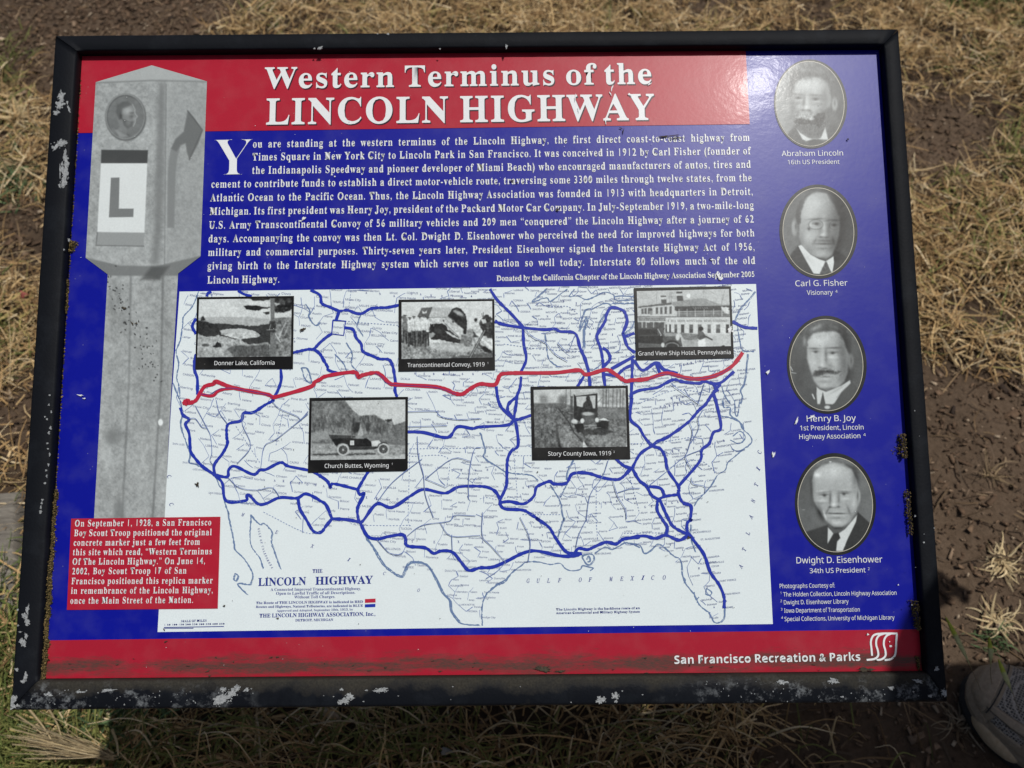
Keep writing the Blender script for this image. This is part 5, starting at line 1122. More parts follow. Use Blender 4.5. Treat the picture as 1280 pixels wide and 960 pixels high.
def blades(x, y, z, yaw, pitch, L, w, bend, col, nseg=3, roll=None, taper=.25):
    """a flat curved blade from each base point: returns verts, quads, colours"""
    n = len(x); V = np.empty((n, (nseg + 1) * 2, 3)); px_, py_, pz_ = x.copy(), y.copy(), z.copy(); p = pitch.copy(); yw = yaw.copy()
    side0 = roll if roll is not None else RNG.uniform(-.9, .9, n)
    for k in range(nseg + 1):
        f = k / nseg; ww = w * (1 - (1 - taper) * f ** 1.5) * .5
        sx, sy = -np.sin(yw), np.cos(yw)
        V[:, 2 * k] = np.stack([px_ + sx * ww * np.cos(side0), py_ + sy * ww * np.cos(side0), pz_ + ww * np.sin(side0)], 1)
        V[:, 2 * k + 1] = np.stack([px_ - sx * ww * np.cos(side0), py_ - sy * ww * np.cos(side0), pz_ - ww * np.sin(side0)], 1)
        st = L / nseg; px_ = px_ + np.cos(yw) * np.cos(p) * st; py_ = py_ + np.sin(yw) * np.cos(p) * st; pz_ = pz_ + np.sin(p) * st
        p = p - bend / nseg; yw = yw + bend * .25 * np.sign(np.sin(yaw * 7))
    i = np.arange(n)[:, None] * (nseg + 1) * 2; F_ = []
    for k in range(nseg): F_.append(np.stack([i[:, 0] + 2 * k, i[:, 0] + 2 * k + 1, i[:, 0] + 2 * k + 3, i[:, 0] + 2 * k + 2], 1))
    C_ = np.repeat(col[:, None, :], (nseg + 1) * 2, 1)
    return V.reshape(-1, 3), np.concatenate(F_), C_.reshape(-1, 3)
def merge(parts):
    V, F_, C_, n = [], [], [], 0
    for v, f, c_ in parts: V.append(v); F_.append(f + n); C_.append(c_); n += len(v)
    return np.concatenate(V), np.concatenate(F_), np.concatenate(C_)
PAL = np.array([(.52, .36, .17), (.62, .46, .25), (.42, .27, .12), (.28, .17, .075), (.19, .12, .06), (.70, .57, .36), (.40, .32, .12)])
PALD = np.array([(.20, .13, .07), (.26, .175, .095), (.14, .095, .055), (.32, .23, .14), (.10, .07, .045)])
def pick(n, pal=PAL, p=None): c_ = pal[RNG.choice(len(pal), n, p=p)]; return c_ * RNG.uniform(.75, 1.2, (n, 1))
def region(n, marg=520):
    n = int(n * 1.28); x = RNG.uniform(-2.6, 2.8, n); y = RNG.uniform(-1.2, 2.9, n); px_, py_ = PX(np.stack([x, y, x * 0], -1))
    ok = (px_ > -marg) & (px_ < 1280 + marg) & (py_ > -marg) & (py_ < 960 + marg)
    far = (px_ < -110) | (px_ > 1390) | (py_ < -110) | (py_ > 1070); ok &= ~far | (RNG.random(n) < .4)
    hid = (px_ > 75) & (px_ < 1110) & (py_ > 60) & (py_ < 800)      # ground lying wholly behind the panel stays thinly covered
    ok &= ~hid | (RNG.random(n) < .12)
    return x[ok], y[ok], px_[ok], py_[ok]
# litter of fallen straw
parts = []
x, y, a, b = region(900000); S = soilness(x, y); clump = vnoise(x * 10, y * 10, .6, 51, 2)
keep = RNG.random(len(x)) < (1 - S) ** 1.2 * .36 * np.clip(.2 + 2.2 * (clump - .3), .05, 1.5) + .012
x, y, S = x[keep], y[keep], S[keep]; n = len(x); print('litter', n)
L = RNG.gamma(3.2, .011, n) + .012
parts.append(blades(x, y, height(x, y) + RNG.random(n) ** 1.4 * .030 * (1 - S * .8) + .001, RNG.uniform(0, 6.28, n), RNG.normal(.10, .22, n), L, RNG.uniform(.0010, .0034, n), RNG.normal(.2, 1.0, n), np.where((S > .6)[:, None], pick(n, PALD), pick(n, PAL, [.26, .17, .2, .13, .11, .06, .07])), 3, taper=.5))
v, f, c_ = merge(parts); mesh('straw_litter', v, f, M['straw'], cols=c_, kind='stuff')
# standing dry grass, in tufts
x, y, a, b = region(30000); S = soilness(x, y); keep = (RNG.random(len(x)) < (1 - S) ** 2 * .33 + .004); x, y, a, b = x[keep], y[keep], a[keep], b[keep]; nt_ = len(x); print('tufts', nt_)
m_ = 16; X = np.repeat(x, m_) + RNG.normal(0, .012, nt_ * m_); Y = np.repeat(y, m_) + RNG.normal(0, .012, nt_ * m_); n = len(X)
lean = np.repeat(RNG.uniform(0, 6.28, nt_), m_); yaw = lean + RNG.normal(0, 1.1, n)
green = np.repeat(RNG.random(nt_) < .10, m_)
col = pick(n, PAL, [.28, .22, .17, .1, .07, .1, .06]); col[green] = (np.array((.13, .15, .045)) * RNG.uniform(.7, 1.5, (green.sum(), 1)))
parts = [blades(X, Y, height(X, Y), yaw, RNG.uniform(.1, .9, n), RNG.uniform(.025, .085, n), RNG.uniform(.0010, .0030, n), RNG.uniform(.2, 1.6, n), col, 4)]
v, f, c_ = merge(parts); mesh('dry_grass', v, f, M['straw'], cols=c_, kind='stuff')
# wood mulch and soil crumbs
x, y, a, b = region(260000); S = soilness(x, y); left = np.clip((500 - a) / 200, 0, 1)
keep = RNG.random(len(x)) < np.where(left > 0, .9 * S ** 1.5, .62 * S ** 1.5) + .03; x, y, left = x[keep], y[keep], left[keep]; n = len(x); print('mulch', n)
l_ = RNG.gamma(1.7, .0040, n) + .0012; l_ = l_ * np.where(left > 0, 1, .72); w_c = l_ * RNG.uniform(.15, .5, n) + .0008; t_c = RNG.uniform(.0006, .002, n); yaw = RNG.uniform(0, 6.28, n); tl_, rl = RNG.normal(0, .3, n), RNG.normal(0, .4, n)
cx_ = np.array([(a, b, c3) for a in (-.5, .5) for b in (-.5, .5) for c3 in (-.5, .5)])
loc = cx_[None] * np.stack([l_, w_c, t_c], 1)[:, None] ; loc[:, cx_[:, 0] > 0, 1] *= RNG.uniform(.3, 1, (n, 1))
xx = loc[..., 0] * np.cos(tl_)[:, None] - loc[..., 2] * np.sin(tl_)[:, None]; zz = loc[..., 0] * np.sin(tl_)[:, None] + loc[..., 2] * np.cos(tl_)[:, None]; yy = loc[..., 1] * np.cos(rl)[:, None]; zz = zz + loc[..., 1] * np.sin(rl)[:, None]
V = np.stack([x[:, None] + xx * np.cos(yaw)[:, None] - yy * np.sin(yaw)[:, None], y[:, None] + xx * np.sin(yaw)[:, None] + yy * np.cos(yaw)[:, None], (height(x, y) + .0015 + RNG.random(n) * .004)[:, None] + zz], -1).reshape(-1, 3)
fq = np.array([(0, 1, 3, 2), (4, 6, 7, 5), (0, 4, 5, 1), (2, 3, 7, 6), (0, 2, 6, 4), (1, 5, 7, 3)]); F_ = (np.arange(n)[:, None, None] * 8 + fq[None]).reshape(-1, 4)
pm = np.array([(.115, .072, .044), (.17, .11, .068), (.07, .044, .028), (.25, .175, .115), (.42, .33, .23), (.04, .026, .018)])
cc = pm[RNG.choice(6, n, p=[.34, .28, .15, .15, .04, .04])] * RNG.uniform(.7, 1.25, (n, 1))
mesh('wood_mulch', V, F_, M['chips'], cols=np.repeat(cc, 8, 0), kind='stuff')
# green weeds: lower left, and thin green shoots on the right
gl = []
def green_patch(cx, cy, sx, sy, n, L, w, col, pitch=(.4, 1.3), h=0.0):
    pxx, pyy = RNG.normal(cx, sx, n), RNG.normal(cy, sy, n); q = GP(pxx, pyy, h); x, y = q[:, 0], q[:, 1]
    gl.append(blades(x, y, height(x, y), RNG.uniform(0, 6.28, n), RNG.uniform(*pitch, n), RNG.uniform(L * .5, L * 1.3, n), RNG.uniform(w * .6, w * 1.4, n), RNG.uniform(.1, 1.2, n), np.array(col) * RNG.uniform(.6, 1.5, (n, 1)), 4))
G1, G2, G3 = (.10, .135, .035), (.19, .20, .06), (.075, .12, .05)
green_patch(20, 925, 32, 26, 900, .055, .0028, G1); green_patch(30, 935, 40, 22, 700, .06, .0022, G2); green_patch(5, 800, 16, 50, 600, .05, .003, G1); green_patch(8, 850, 14, 30, 350, .05, .0035, G2); green_patch(130, 900, 40, 25, 260, .05, .004, G3)
green_patch(95, 945, 60, 14, 420, .06, .0024, G2); green_patch(420, 940, 160, 25, 260, .07, .003, G2); green_patch(18, 225, 14, 18, 150, .05, .003, G3); green_patch(5, 90, 16, 28, 130, .06, .003, G2)
green_patch(1230, 290, 42, 34, 130, .07, .0030, G2, (.2, .8)); green_patch(1245, 8, 34, 10, 420, .05, .0035, G1); green_patch(1270, 180, 12, 18, 50, .06, .003, G2); green_patch(1240, 800, 12, 8, 60, .02, .002, G3); green_patch(10, 420, 14, 20, 90, .05, .0022, G2)
green_patch(1190, 225, 8, 8, 40, .03, .004, G2)
v, f, c_ = merge(gl); mesh('green_weeds', v, f, M['straw'], cols=c_, kind='stuff')

# ------------------------------------------------------------------ single plants that stand out
def strand(pts, w0, w1, col, n=14, flat=.45):
    """a thin tapering solid stalk through world points"""
    p = np.array(pts, float); q = np.vstack([2 * p[0] - p[1], p, 2 * p[-1] - p[-2]]); out = []
    per = max(2, n // (len(p) - 1))
    for i in range(1, len(q) - 2):
        for t in np.linspace(0, 1, per, endpoint=False):
            a_, b_, c3, d3 = q[i - 1:i + 3]; out.append(.5 * (2 * b_ + (c3 - a_) * t + (2 * a_ - 5 * b_ + 4 * c3 - d3) * t * t + (-a_ + 3 * b_ - 3 * c3 + d3) * t ** 3))
    out.append(p[-1]); out = np.array(out); m_ = len(out); tg = np.gradient(out, axis=0); tg /= np.linalg.norm(tg, axis=1)[:, None]
    s_ = np.cross(tg, (0, 0, 1.0)); s_ /= np.linalg.norm(s_, axis=1)[:, None] + 1e-9; u_ = np.cross(s_, tg)
    ww = w0(np.linspace(0, 1, m_)) if callable(w0) else np.linspace(w0, w1, m_)
    ang = np.arange(5) * 2 * math.pi / 5; V = out[:, None] + ww[:, None, None] * .5 * (np.cos(ang)[None, :, None] * s_[:, None] + flat * np.sin(ang)[None, :, None] * u_[:, None])
    F_ = [(k * 5 + j, k * 5 + (j + 1) % 5, (k + 1) * 5 + (j + 1) % 5, (k + 1) * 5 + j) for k in range(m_ - 1) for j in range(5)]
    cc = col(np.linspace(0, 1, m_)) if callable(col) else np.tile(np.array(col, float), (m_, 1))
    return V.reshape(-1, 3), np.array(F_), np.repeat(cc, 5, 0)
gp = lambda x, y, h: GP(x, y, h)
def spike(name, pts, wmax, label, cols_):
    # awned seed spikelet on a thin stem
    W_ = lambda t: np.where(t < .55, .0011 + (wmax - .0011) * np.sin(np.clip(t / .55, 0, 1) * math.pi) ** .8, .0011)
    ca, cb, c3 = map(np.array, cols_)
    Cc = lambda t: np.where((t < .22)[:, None], ca, np.where((t < .6)[:, None], cb, c3)) * 1.0
    v, f, c_ = strand(pts, W_, None, Cc, 26, .6)
    o_ = gp(*[0, 0, 0]) * 0 + np.array(pts[-1])
    ob = mesh(name, v - o_, f, M['straw'], cols=c_, smooth=True); ob.location = o_; tag(ob, label, 'grass', 'green grass spikes by the shoe'); return ob
YG = ((.42, .46, .06), (.50, .50, .24), (.22, .17, .09))
spike('grass_spike', [gp(1182, 771, .16), gp(1195, 796, .155), gp(1208, 822, .145), gp(1217, 842, .12), gp(1230, 872, .0)], .0062, 'longest yellow-green grass spike touching the right edge of the sign frame', YG)
spike('grass_spike', [gp(1236.5, 796, .14), gp(1238, 812, .14), gp(1238.5, 828, .13), gp(1238, 842, .09), gp(1240, 856, .055)], .0056, 'upright yellow-green grass spike standing just above the toe of the shoe', YG)
spike('grass_spike', [gp(1248, 824, .14), gp(1255, 842, .14), gp(1263, 860, .13), gp(1268, 872, .1), gp(1275, 890, .07)], .0062, 'short slanting grass spike crossing the mesh of the shoe', YG)
def tuft(name, cx, cy, n, L, label, pal, spread=math.pi * 2, yaw0=0, pitch=(.05, .8), w=.0026, h=0., cat='grass tuft', group='straw tufts on the bare soil'):
    q = GP(cx, cy, h); x = np.full(n, q[0]) + RNG.normal(0, .006, n); y = np.full(n, q[1]) + RNG.normal(0, .006, n)
    c_ = np.array(pal)[RNG.integers(len(pal), size=n)] * RNG.uniform(.8, 1.25, (n, 1))
    v, f, cc = blades(x, y, height(x, y) + .002, yaw0 + RNG.uniform(-spread / 2, spread / 2, n), RNG.uniform(*pitch, n), RNG.uniform(L * .5, L * 1.2, n), RNG.uniform(w * .6, w * 1.4, n), RNG.uniform(.2, 1.3, n), c_, 5)
    o_ = np.array((q[0], q[1], float(height(np.array([q[0]]), np.array([q[1]]))[0]))); ob = mesh(name, v - o_, f, M['straw'], cols=cc); ob.location = o_; tag(ob, label, cat, group); return ob
LT = [(.55, .43, .24), (.62, .50, .30), (.44, .33, .18)]
tuft('straw_tuft', 1254, 706, 60, .035, 'pale straw tuft spreading on the bare soil above the shoe', LT)
tuft('straw_tuft', 1252, 778, 42, .034, 'smaller straw tuft with a bent stalk just above the shoe toe', LT)
tuft('straw_tuft', 1200, 905, 34, .045, 'thin dim straw tuft below the bottom right corner of the sign', [(.22, .17, .11), (.3, .24, .16)], w=.0018)
tuft('straw_tuft', 1235, 592, 26, .04, 'dark rootlet tuft on the soil right of the sign', [(.16, .11, .07), (.25, .18, .1)], w=.0018)
tuft('straw_tuft', 22, 150, 60, .085, 'yellowish straw tuft left of the top of the sign', LT, pitch=(.1, .9), group='straw tufts left of the sign')
tuft('straw_tuft', 30, 210, 55, .075, 'straw tuft left of the white chipped paint streak', LT, pitch=(.1, .7), group='straw tufts left of the sign')
# a fan of dry barley-like heads lying at the lower left
fan = []
for k in range(120):
    t = k / 119; a0 = RNG.normal(0, 1); bx, by = 138 + RNG.normal(0, 3), 946 + RNG.normal(0, 2); ex, ey = 50 + RNG.normal(0, 22), 908 + 36 * RNG.random() + RNG.normal(0, 5)
    h0, h1 = .04 + RNG.random() * .02, .05 + RNG.random() * .04
    v = strand([gp(bx, by, h0), gp((bx + ex) / 2 + RNG.normal(0, 3), (by + ey) / 2 + RNG.normal(0, 2), (h0 + h1) / 2 + .01), gp(ex, ey, h1)], .0014, .0005, np.array(LT[k % 3]) * RNG.uniform(.4, 1.0), 8); fan.append(v)
v, f, c_ = merge(fan); o_ = gp(138, 946, .0); ob = mesh('barley_fan', v - o_, f, M['straw'], cols=c_); ob.location = o_; tag(ob, 'fan of dry straw awns below the bottom left corner of the sign', 'dry grass')
st_ = []
for x0, y0, x1, y1, h0, h1, w in ((35, 885, 70, 935, .05, .08, .003), (60, 885, 78, 925, .06, .08, .0028), (20, 893, 60, 925, .04, .07, .0022), (45, 905, 80, 940, .05, .06, .002), (140, 912, 148, 945, .05, .08, .004), (28, 600, 40, 520, .01, .05, .002), (10, 475, 40, 447, .03, .06, .0024), (0, 320, 44, 312, .03, .05, .002), (12, 470, 10, 390, .02, .06, .002)):
    st_.append(strand([gp(x0, y0, h0), gp((x0 + x1) / 2 + 2, (y0 + y1) / 2 - 1, (h0 + h1) / 2 + .01), gp(x1, y1, h1)], w, w * .4, np.array(LT[0]) * RNG.uniform(.6, 1), 10))
v, f, c_ = merge(st_); mesh('loose_stalks', v, f, M['straw'], cols=c_, kind='stuff')
# grass arching in the shade under the sign
sh = []
for k in range(420):
    x0, y0 = RNG.uniform(150, 1180), RNG.uniform(905, 1010); dx, dy = RNG.normal(0, 60), -abs(RNG.normal(25, 30)); dim = .55 if x0 > 900 else 1
    if x0 > 930 and RNG.random() < .6: continue
    h1 = RNG.uniform(.03, .12) * dim; c0 = np.array(PAL[RNG.integers(6)] if RNG.random() < .75 else G2) * RNG.uniform(.5, 1.1)
    sh.append(strand([gp(x0, y0, .0), gp(x0 + dx * .5, y0 + dy * .8, h1), gp(x0 + dx, y0 + dy + 12, h1 * .7)], RNG.uniform(.0015, .0035), .0008, c0, 8))
v, f, c_ = merge(sh); mesh('shaded_grass', v, f, M['straw'], cols=c_, kind='stuff')
# white scrap and pink petal
def scrap(name, cx, cy, h, rx, ry, col, label, cat):
    n = 22; a = np.linspace(0, 2 * math.pi, n, endpoint=False); r = 1 + .18 * np.sin(a * 3 + 1) + .1 * np.sin(a * 5); q = GP(cx + rx * r * np.cos(a), cy + ry * r * np.sin(a), h); q[:, 2] += .004 * np.sin(a * 2); c0 = q.mean(0); c0[2] += .003
    V = np.vstack([q - c0, [(0, 0, .002)], q - c0 - (0, 0, .0012), [(0, 0, .0008)]]); F_ = [(j, (j + 1) % n, n) for j in range(n)] + [((j + 1) % n + n + 1, j + n + 1, 2 * n + 1) for j in range(n)] + [(j, j + n + 1, (j + 1) % n + n + 1, (j + 1) % n) for j in range(n)]
    ob = mesh(name, V, F_, rough(name + '_surface', col, tuple(.8 * k for k in col), 300, .7)); ob.location = c0; return tag(ob, label, cat)
scrap('petal', 30, 368, .02, 5, 3, (.42, .12, .10), 'small pinkish petal on the straw left of the sign', 'petal')
scrap('white_scrap', 559, 939, .05, 8, 4, (.30, .29, .27), 'pale curled scrap in the shaded grass under the bottom edge', 'litter')
scrap('white_scrap', 1168, 158, .01, 1, 1, (.5, .5, .5), 'pale fleck', 'litter') if False else None
# weathered timber edging at the left
q0, q1, q2, q3 = GP(-60, 612, .03), GP(24, 606, .03), GP(16, 762, .03), GP(-60, 775, .03)
nX, nY = 40, 60; u, v_ = np.meshgrid(np.linspace(0, 1, nX), np.linspace(0, 1, nY)); u3, v3 = u[..., None], v_[..., None]
T_ = (q0 * (1 - u3) + q1 * u3) * (1 - v3) + (q3 * (1 - u3) + q2 * u3) * v3
gro = np.minimum.reduce([np.abs(v_ - k - (vnoise(u * 10, v_ * 0, 4, 61) - .5) * .04) for k in (.36, .60, .84)]); T_[..., 2] += (vnoise(u * 8, v_ * 60, 3, 62, 3) - .5) * .008 - .012 * np.exp(-(gro / .012) ** 2)
e_ = np.minimum(np.minimum(u, 1 - u), np.minimum(v_, 1 - v_)); T_[..., 2] -= .05 * np.exp(-e_ / .02)
i = (np.arange(nY - 1)[:, None] * nX + np.arange(nX - 1)[None]).ravel(); o_ = T_.reshape(-1, 3).mean(0); o_[2] = 0
mt, t, b_ = newmat('weathered_wood'); tc = nnode(t, 'ShaderNodeTexCoord'); mp = nnode(t, 'ShaderNodeMapping'); mp.inputs[3].default_value = (1, 9, 1); t.links.new(tc.outputs['Object'], mp.inputs[0])
nz = nnode(t, 'ShaderNodeTexNoise', Scale=22.0, Detail=9.0, Roughness=.7); t.links.new(mp.outputs[0], nz.inputs['Vector']); cr = nnode(t, 'ShaderNodeMix', data_type='RGBA'); mr = nnode(t, 'ShaderNodeMapRange'); mr.inputs[1].default_value = .3; mr.inputs[2].default_value = .7; t.links.new(nz.outputs[0], mr.inputs[0]); t.links.new(mr.outputs[0], cr.inputs[0])
cr.inputs[6].default_value = (.07, .06, .048, 1); cr.inputs[7].default_value = (.26, .235, .195, 1); t.links.new(cr.outputs[2], b_.inputs['Base Color']); b_.inputs['Roughness'].default_value = .9
bm = nnode(t, 'ShaderNodeBump', Strength=.8, Distance=.004); t.links.new(nz.outputs[0], bm.inputs['Height']); t.links.new(bm.outputs[0], b_.inputs['Normal'])
ob = mesh('timber', T_.reshape(-1, 3) - o_, np.stack([i, i + nX, i + nX + 1, i + 1], 1), mt, smooth=True); ob.location = o_; tag(ob, 'grey weathered timber lying left of the sign', 'timber')

# ------------------------------------------------------------------ the person whose shoe shows at the lower right
M['shoe'] = rough('taupe_synthetic_leather', (.27, .21, .15), (.37, .29, .205), 240, .6, .25, .0006, spec=.35)
M['shoe_dark'] = rough('dark_shoe_lining', (.03, .028, .026), (.045, .042, .04), 300, .8, .2, .0006)
M['sole'] = rough('tan_rubber', (.46, .33, .20), (.55, .42, .27), 200, .7, .3, .001)
M['lace'] = rough('pale_lace', (.55, .53, .48), (.65, .62, .56), 800, .8, .5, .0005)
mt, t, b_ = newmat('shoe_mesh_fabric'); tc = nnode(t, 'ShaderNodeTexCoord'); vo = nnode(t, 'ShaderNodeTexVoronoi', Scale=330.0, feature='DISTANCE_TO_EDGE'); vo.inputs['Randomness'].default_value = .25; t.links.new(tc.outputs['Object'], vo.inputs['Vector'])
mr = nnode(t, 'ShaderNodeMapRange'); mr.inputs[1].default_value = .06; mr.inputs[2].default_value = .22; t.links.new(vo.outputs[0], mr.inputs[0]); cr = nnode(t, 'ShaderNodeMix', data_type='RGBA'); t.links.new(mr.outputs[0], cr.inputs[0]); cr.inputs[6].default_value = (.40, .35, .30, 1); cr.inputs[7].default_value = (.05, .045, .04, 1)
t.links.new(cr.outputs[2], b_.inputs['Base Color']); b_.inputs['Roughness'].default_value = .8; bm = nnode(t, 'ShaderNodeBump', Strength=.8, Distance=.001); bm.invert = True; t.links.new(mr.outputs[0], bm.inputs['Height']); t.links.new(bm.outputs[0], b_.inputs['Normal']); M['mesh'] = mt
M['trouser'] = rough('dark_trousers', (.02, .022, .028), (.03, .032, .04), 400, .9)
M['jacket'] = rough('dark_jacket', (.025, .03, .045), (.035, .04, .055), 200, .85)
M['skin'] = rough('skin', (.50, .31, .22), (.55, .35, .25), 120, .55, .1, .0005)
M['hair'] = rough('brown_hair', (.04, .025, .015), (.07, .045, .03), 300, .6)
toe = GP(1214, 852, .03); back = GP(1308, 901, .05); ax_ = (back - toe)[:2]; ax_ /= np.linalg.norm(ax_)
SHOE_YAW = math.atan2(ax_[1], ax_[0])
PERSON = empty('person'); heel = np.array((toe[0] + ax_[0] * .285, toe[1] + ax_[1] * .285)); ank = heel - ax_ * .045
PERSON.location = (ank[0], ank[1], 0)
tag(PERSON, 'person beside the sign, only the toe of a taupe mesh running shoe in view', 'person')
def shoe_parts(root_xy, yaw, mirror=1, name='running_shoe'):
    SH = empty(name); SH.parent = PERSON; SH.location = (root_xy[0] - PERSON.location[0], root_xy[1] - PERSON.location[1], 0.012); SH.rotation_euler = (0, 0, yaw)
    # local: x from toe tip (0) to heel (.285), y across (+ = inner side), z up
    xs = np.array([0, .004, .012, .025, .045, .07, .10, .13, .16, .20, .24, .27, .283, .287]); hw = np.array([.004, .019, .030, .039, .046, .050, .052, .049, .044, .038, .036, .033, .022, .006])
    yc = np.array([.004, .004, .004, .003, .002, 0, 0, .001, .003, .003, .001, 0, 0, 0]) * mirror
    tz = np.array([.024, .034, .043, .050, .055, .060, .068, .080, .093, .105, .107, .108, .100, .09]); bz = .020
    fx = lambda s: (np.interp(s, xs, hw), np.interp(s, xs, yc), np.interp(s, xs, tz))
    def S_(s, t_, off=0.0):
        h_w, c0, top = fx(s); a_ = (t_) * math.pi / 2 * 1.0
        e1 = np.sign(np.sin(a_)) * np.abs(np.sin(a_)) ** .82; e2 = np.abs(np.cos(a_)) ** .62
        return np.stack([s - off * .8 * np.exp(-s / .02), c0 + (h_w + off) * e1, bz + (top - bz + off) * e2], -1)
    def patch(nm, s0, s1, t0, t1, off, mt, ns=26, nt2=26, th=.0015, parent=SH):
        u, w = np.meshgrid(np.linspace(0, 1, ns), np.linspace(0, 1, nt2)); f0, f1_ = (t0, t1)
        s = s0(w) * (1 - u) + s1(w) * u if callable(s0) else s0 + (s1 - s0) * u
        a_ = (f0(s) if callable(f0) else f0 + 0 * s); b2 = (f1_(s) if callable(f1_) else f1_ + 0 * s); tt_ = a_ + (b2 - a_) * w
        ed = np.minimum(np.minimum(u, 1 - u) * 8, np.minimum(w, 1 - w) * 8); o2 = off - th * (1 - np.clip(ed, 0, 1)) ** 2
        V = S_(s, tt_ * mirror, 0)[...] * 0; V = np.stack([S_(s.ravel(), (tt_ * mirror).ravel(), 0)])[0]; N = S_(s.ravel(), (tt_ * mirror).ravel(), .001) - V; N /= np.linalg.norm(N, axis=1)[:, None] + 1e-9
        V = V + N * o2.ravel()[:, None]; i = (np.arange(nt2 - 1)[:, None] * ns + np.arange(ns - 1)[None]).ravel()
        return mesh(nm, V, np.stack([i, i + 1, i + ns + 1, i + ns], 1), mt, parent, smooth=True)
    up = patch('upper', 0.0, .287, -1.02, 1.02, 0, M['shoe'], 80, 60, th=0)
    patch('toe_guard', .0005, .020, -.98, .98, .0022, M['shoe'], 26, 60)
    patch('mesh_panel', .026, .115, lambda s: -.46 + (s - .026) * 2.2, lambda s: .60 - (s - .026) * 3, .0012, M['mesh'], 50, 40, .0008)
    patch('mesh_panel', .080, .130, lambda s: -.86 + 0 * s, lambda s: -.50 + (s - .08) * 2, .0012, M['mesh'], 30, 20, .0008)
    patch('mesh_panel', .030, .085, lambda s: -.88 + 0 * s, lambda s: -.66 + 0 * s, .0012, M['mesh'], 30, 14, .0008)
    patch('overlay', .016, .150, lambda s: -.66 + (s - .016) * 1.2, lambda s: -.50 + (s - .016) * 2.0, .0028, M['shoe'], 50, 10)
    patch('overlay', .030, .160, lambda s: -.99 + 0 * s, lambda s: -.88 + .10 * np.sin((s - .03) * 30), .0030, M['shoe'], 50, 10)
    patch('overlay', .064, .080, lambda s: -.90 + 0 * s, lambda s: -.50 + 0 * s, .0034, M['shoe'], 10, 26)
    patch('overlay', .030, .150, lambda s: .60 - (s - .03) * 3, lambda s: .72 - (s - .03) * 2, .0028, M['shoe'], 50, 10)
    for a0, a1, b0, b1 in ((.0215, .0228, -.80, .80), (.1165, .1180, -.40, .40)): patch('seam', a0, a1, b0, b1, .0026, M['shoe_dark'], 3, 40, 0)
    patch('seam', .018, .150, lambda s: -.665 + (s - .016) * 1.2, lambda s: -.650 + (s - .016) * 1.2, .0033, M['shoe_dark'], 50, 3, 0)
    patch('seam', .030, .150, lambda s: .725 - (s - .03) * 2, lambda s: .742 - (s - .03) * 2, .0033, M['shoe_dark'], 50, 3, 0)
    patch('lace_guard', .118, .20, lambda s: -.16 + 0 * s, lambda s: .16 + 0 * s, .0030, M['shoe_dark'], 20, 20)
    for k in range(5):
        s0_ = .122 + k * .016; lc_ = patch('lace', s0_, s0_ + .006, -.30, .30, .0055, M['lace'], 6, 20)
    patch('lace', .050, .150, .66, .72, .0045, M['lace'], 40, 6)
    # sole: outline swept in three courses, tan rubber wrapping the outer forefoot
    def course(nm, z0, z1, grow, mt, x0=0, x1=.287, sides=(-1, 1)):
        s = np.linspace(x0, x1, 60); h_w, c0, _ = fx(s); fl = lambda sg: np.stack([s - grow * .6 * np.exp(-s / .015) + grow * .5 * np.exp(-(.287 - s) / .012), c0 + sg * (h_w + grow)], 1)
        out = np.vstack([fl(-1), fl(1)[::-1]]); n = len(out); V = np.vstack([np.c_[out * .0 + out, np.full(n, z)] for z in (z0, (z0 + z1) / 2, z1)]); V[n:2 * n, :2] = out.mean(0) + (out - out.mean(0)) * 1.018
        F_ = [(k, (k + 1) % n, (k + 1) % n + n, k + n) for k in range(n)] + [(k + n, (k + 1) % n + n, (k + 1) % n + 2 * n, k + 2 * n) for k in range(n)] + [tuple(range(n - 1, -1, -1)), tuple(range(2 * n, 3 * n))]
        return mesh(nm, V, F_, mt, SH, smooth=False)
    course('midsole', .006, .024, .0015, M['shoe']); course('outsole', -.012, .006, .001, M['shoe_dark'])
    # a tan rubber pod on the outer side of the forefoot
    s = np.linspace(.018, .078, 30); h_w, c0, _ = fx(s); u = np.linspace(0, 1, 30); bul = .0065 * np.sin(u * math.pi) ** .6
    V = []; m2 = 8
    for k in range(30):
        for j in range(m2):
            a_ = -math.pi / 2 + math.pi * j / (m2 - 1); V.append((s[k], c0[k] - mirror * (h_w[k] + .001 + bul[k] * math.cos(a_)), .007 + .0135 * math.sin(a_) * (.25 + .75 * math.sin(u[k] * math.pi) ** .5)))
    F_ = [(k * m2 + j, k * m2 + j + 1, (k + 1) * m2 + j + 1, (k + 1) * m2 + j) for k in range(29) for j in range(m2 - 1)]
    mesh('sole_pod', V, F_, M['sole'], SH, smooth=True)
    return SH
# outer side of the shoe faces the viewer's lower left
cr_ = np.cross((ax_[0], ax_[1], 0), (0, 0, 1.0)); side = np.sign(cr_ @ np.array((0, -1, 0)))
shoe_parts(toe[:2], SHOE_YAW, mirror=1 if side > 0 else -1)
shoe2 = toe[:2] + np.array((.22, .08)); SHOE2 = shoe_parts(shoe2, SHOE_YAW - .1, mirror=-1 if side > 0 else 1)
ank2 = shoe2 + np.array((math.cos(SHOE_YAW - .1), math.sin(SHOE_YAW - .1))) * .235
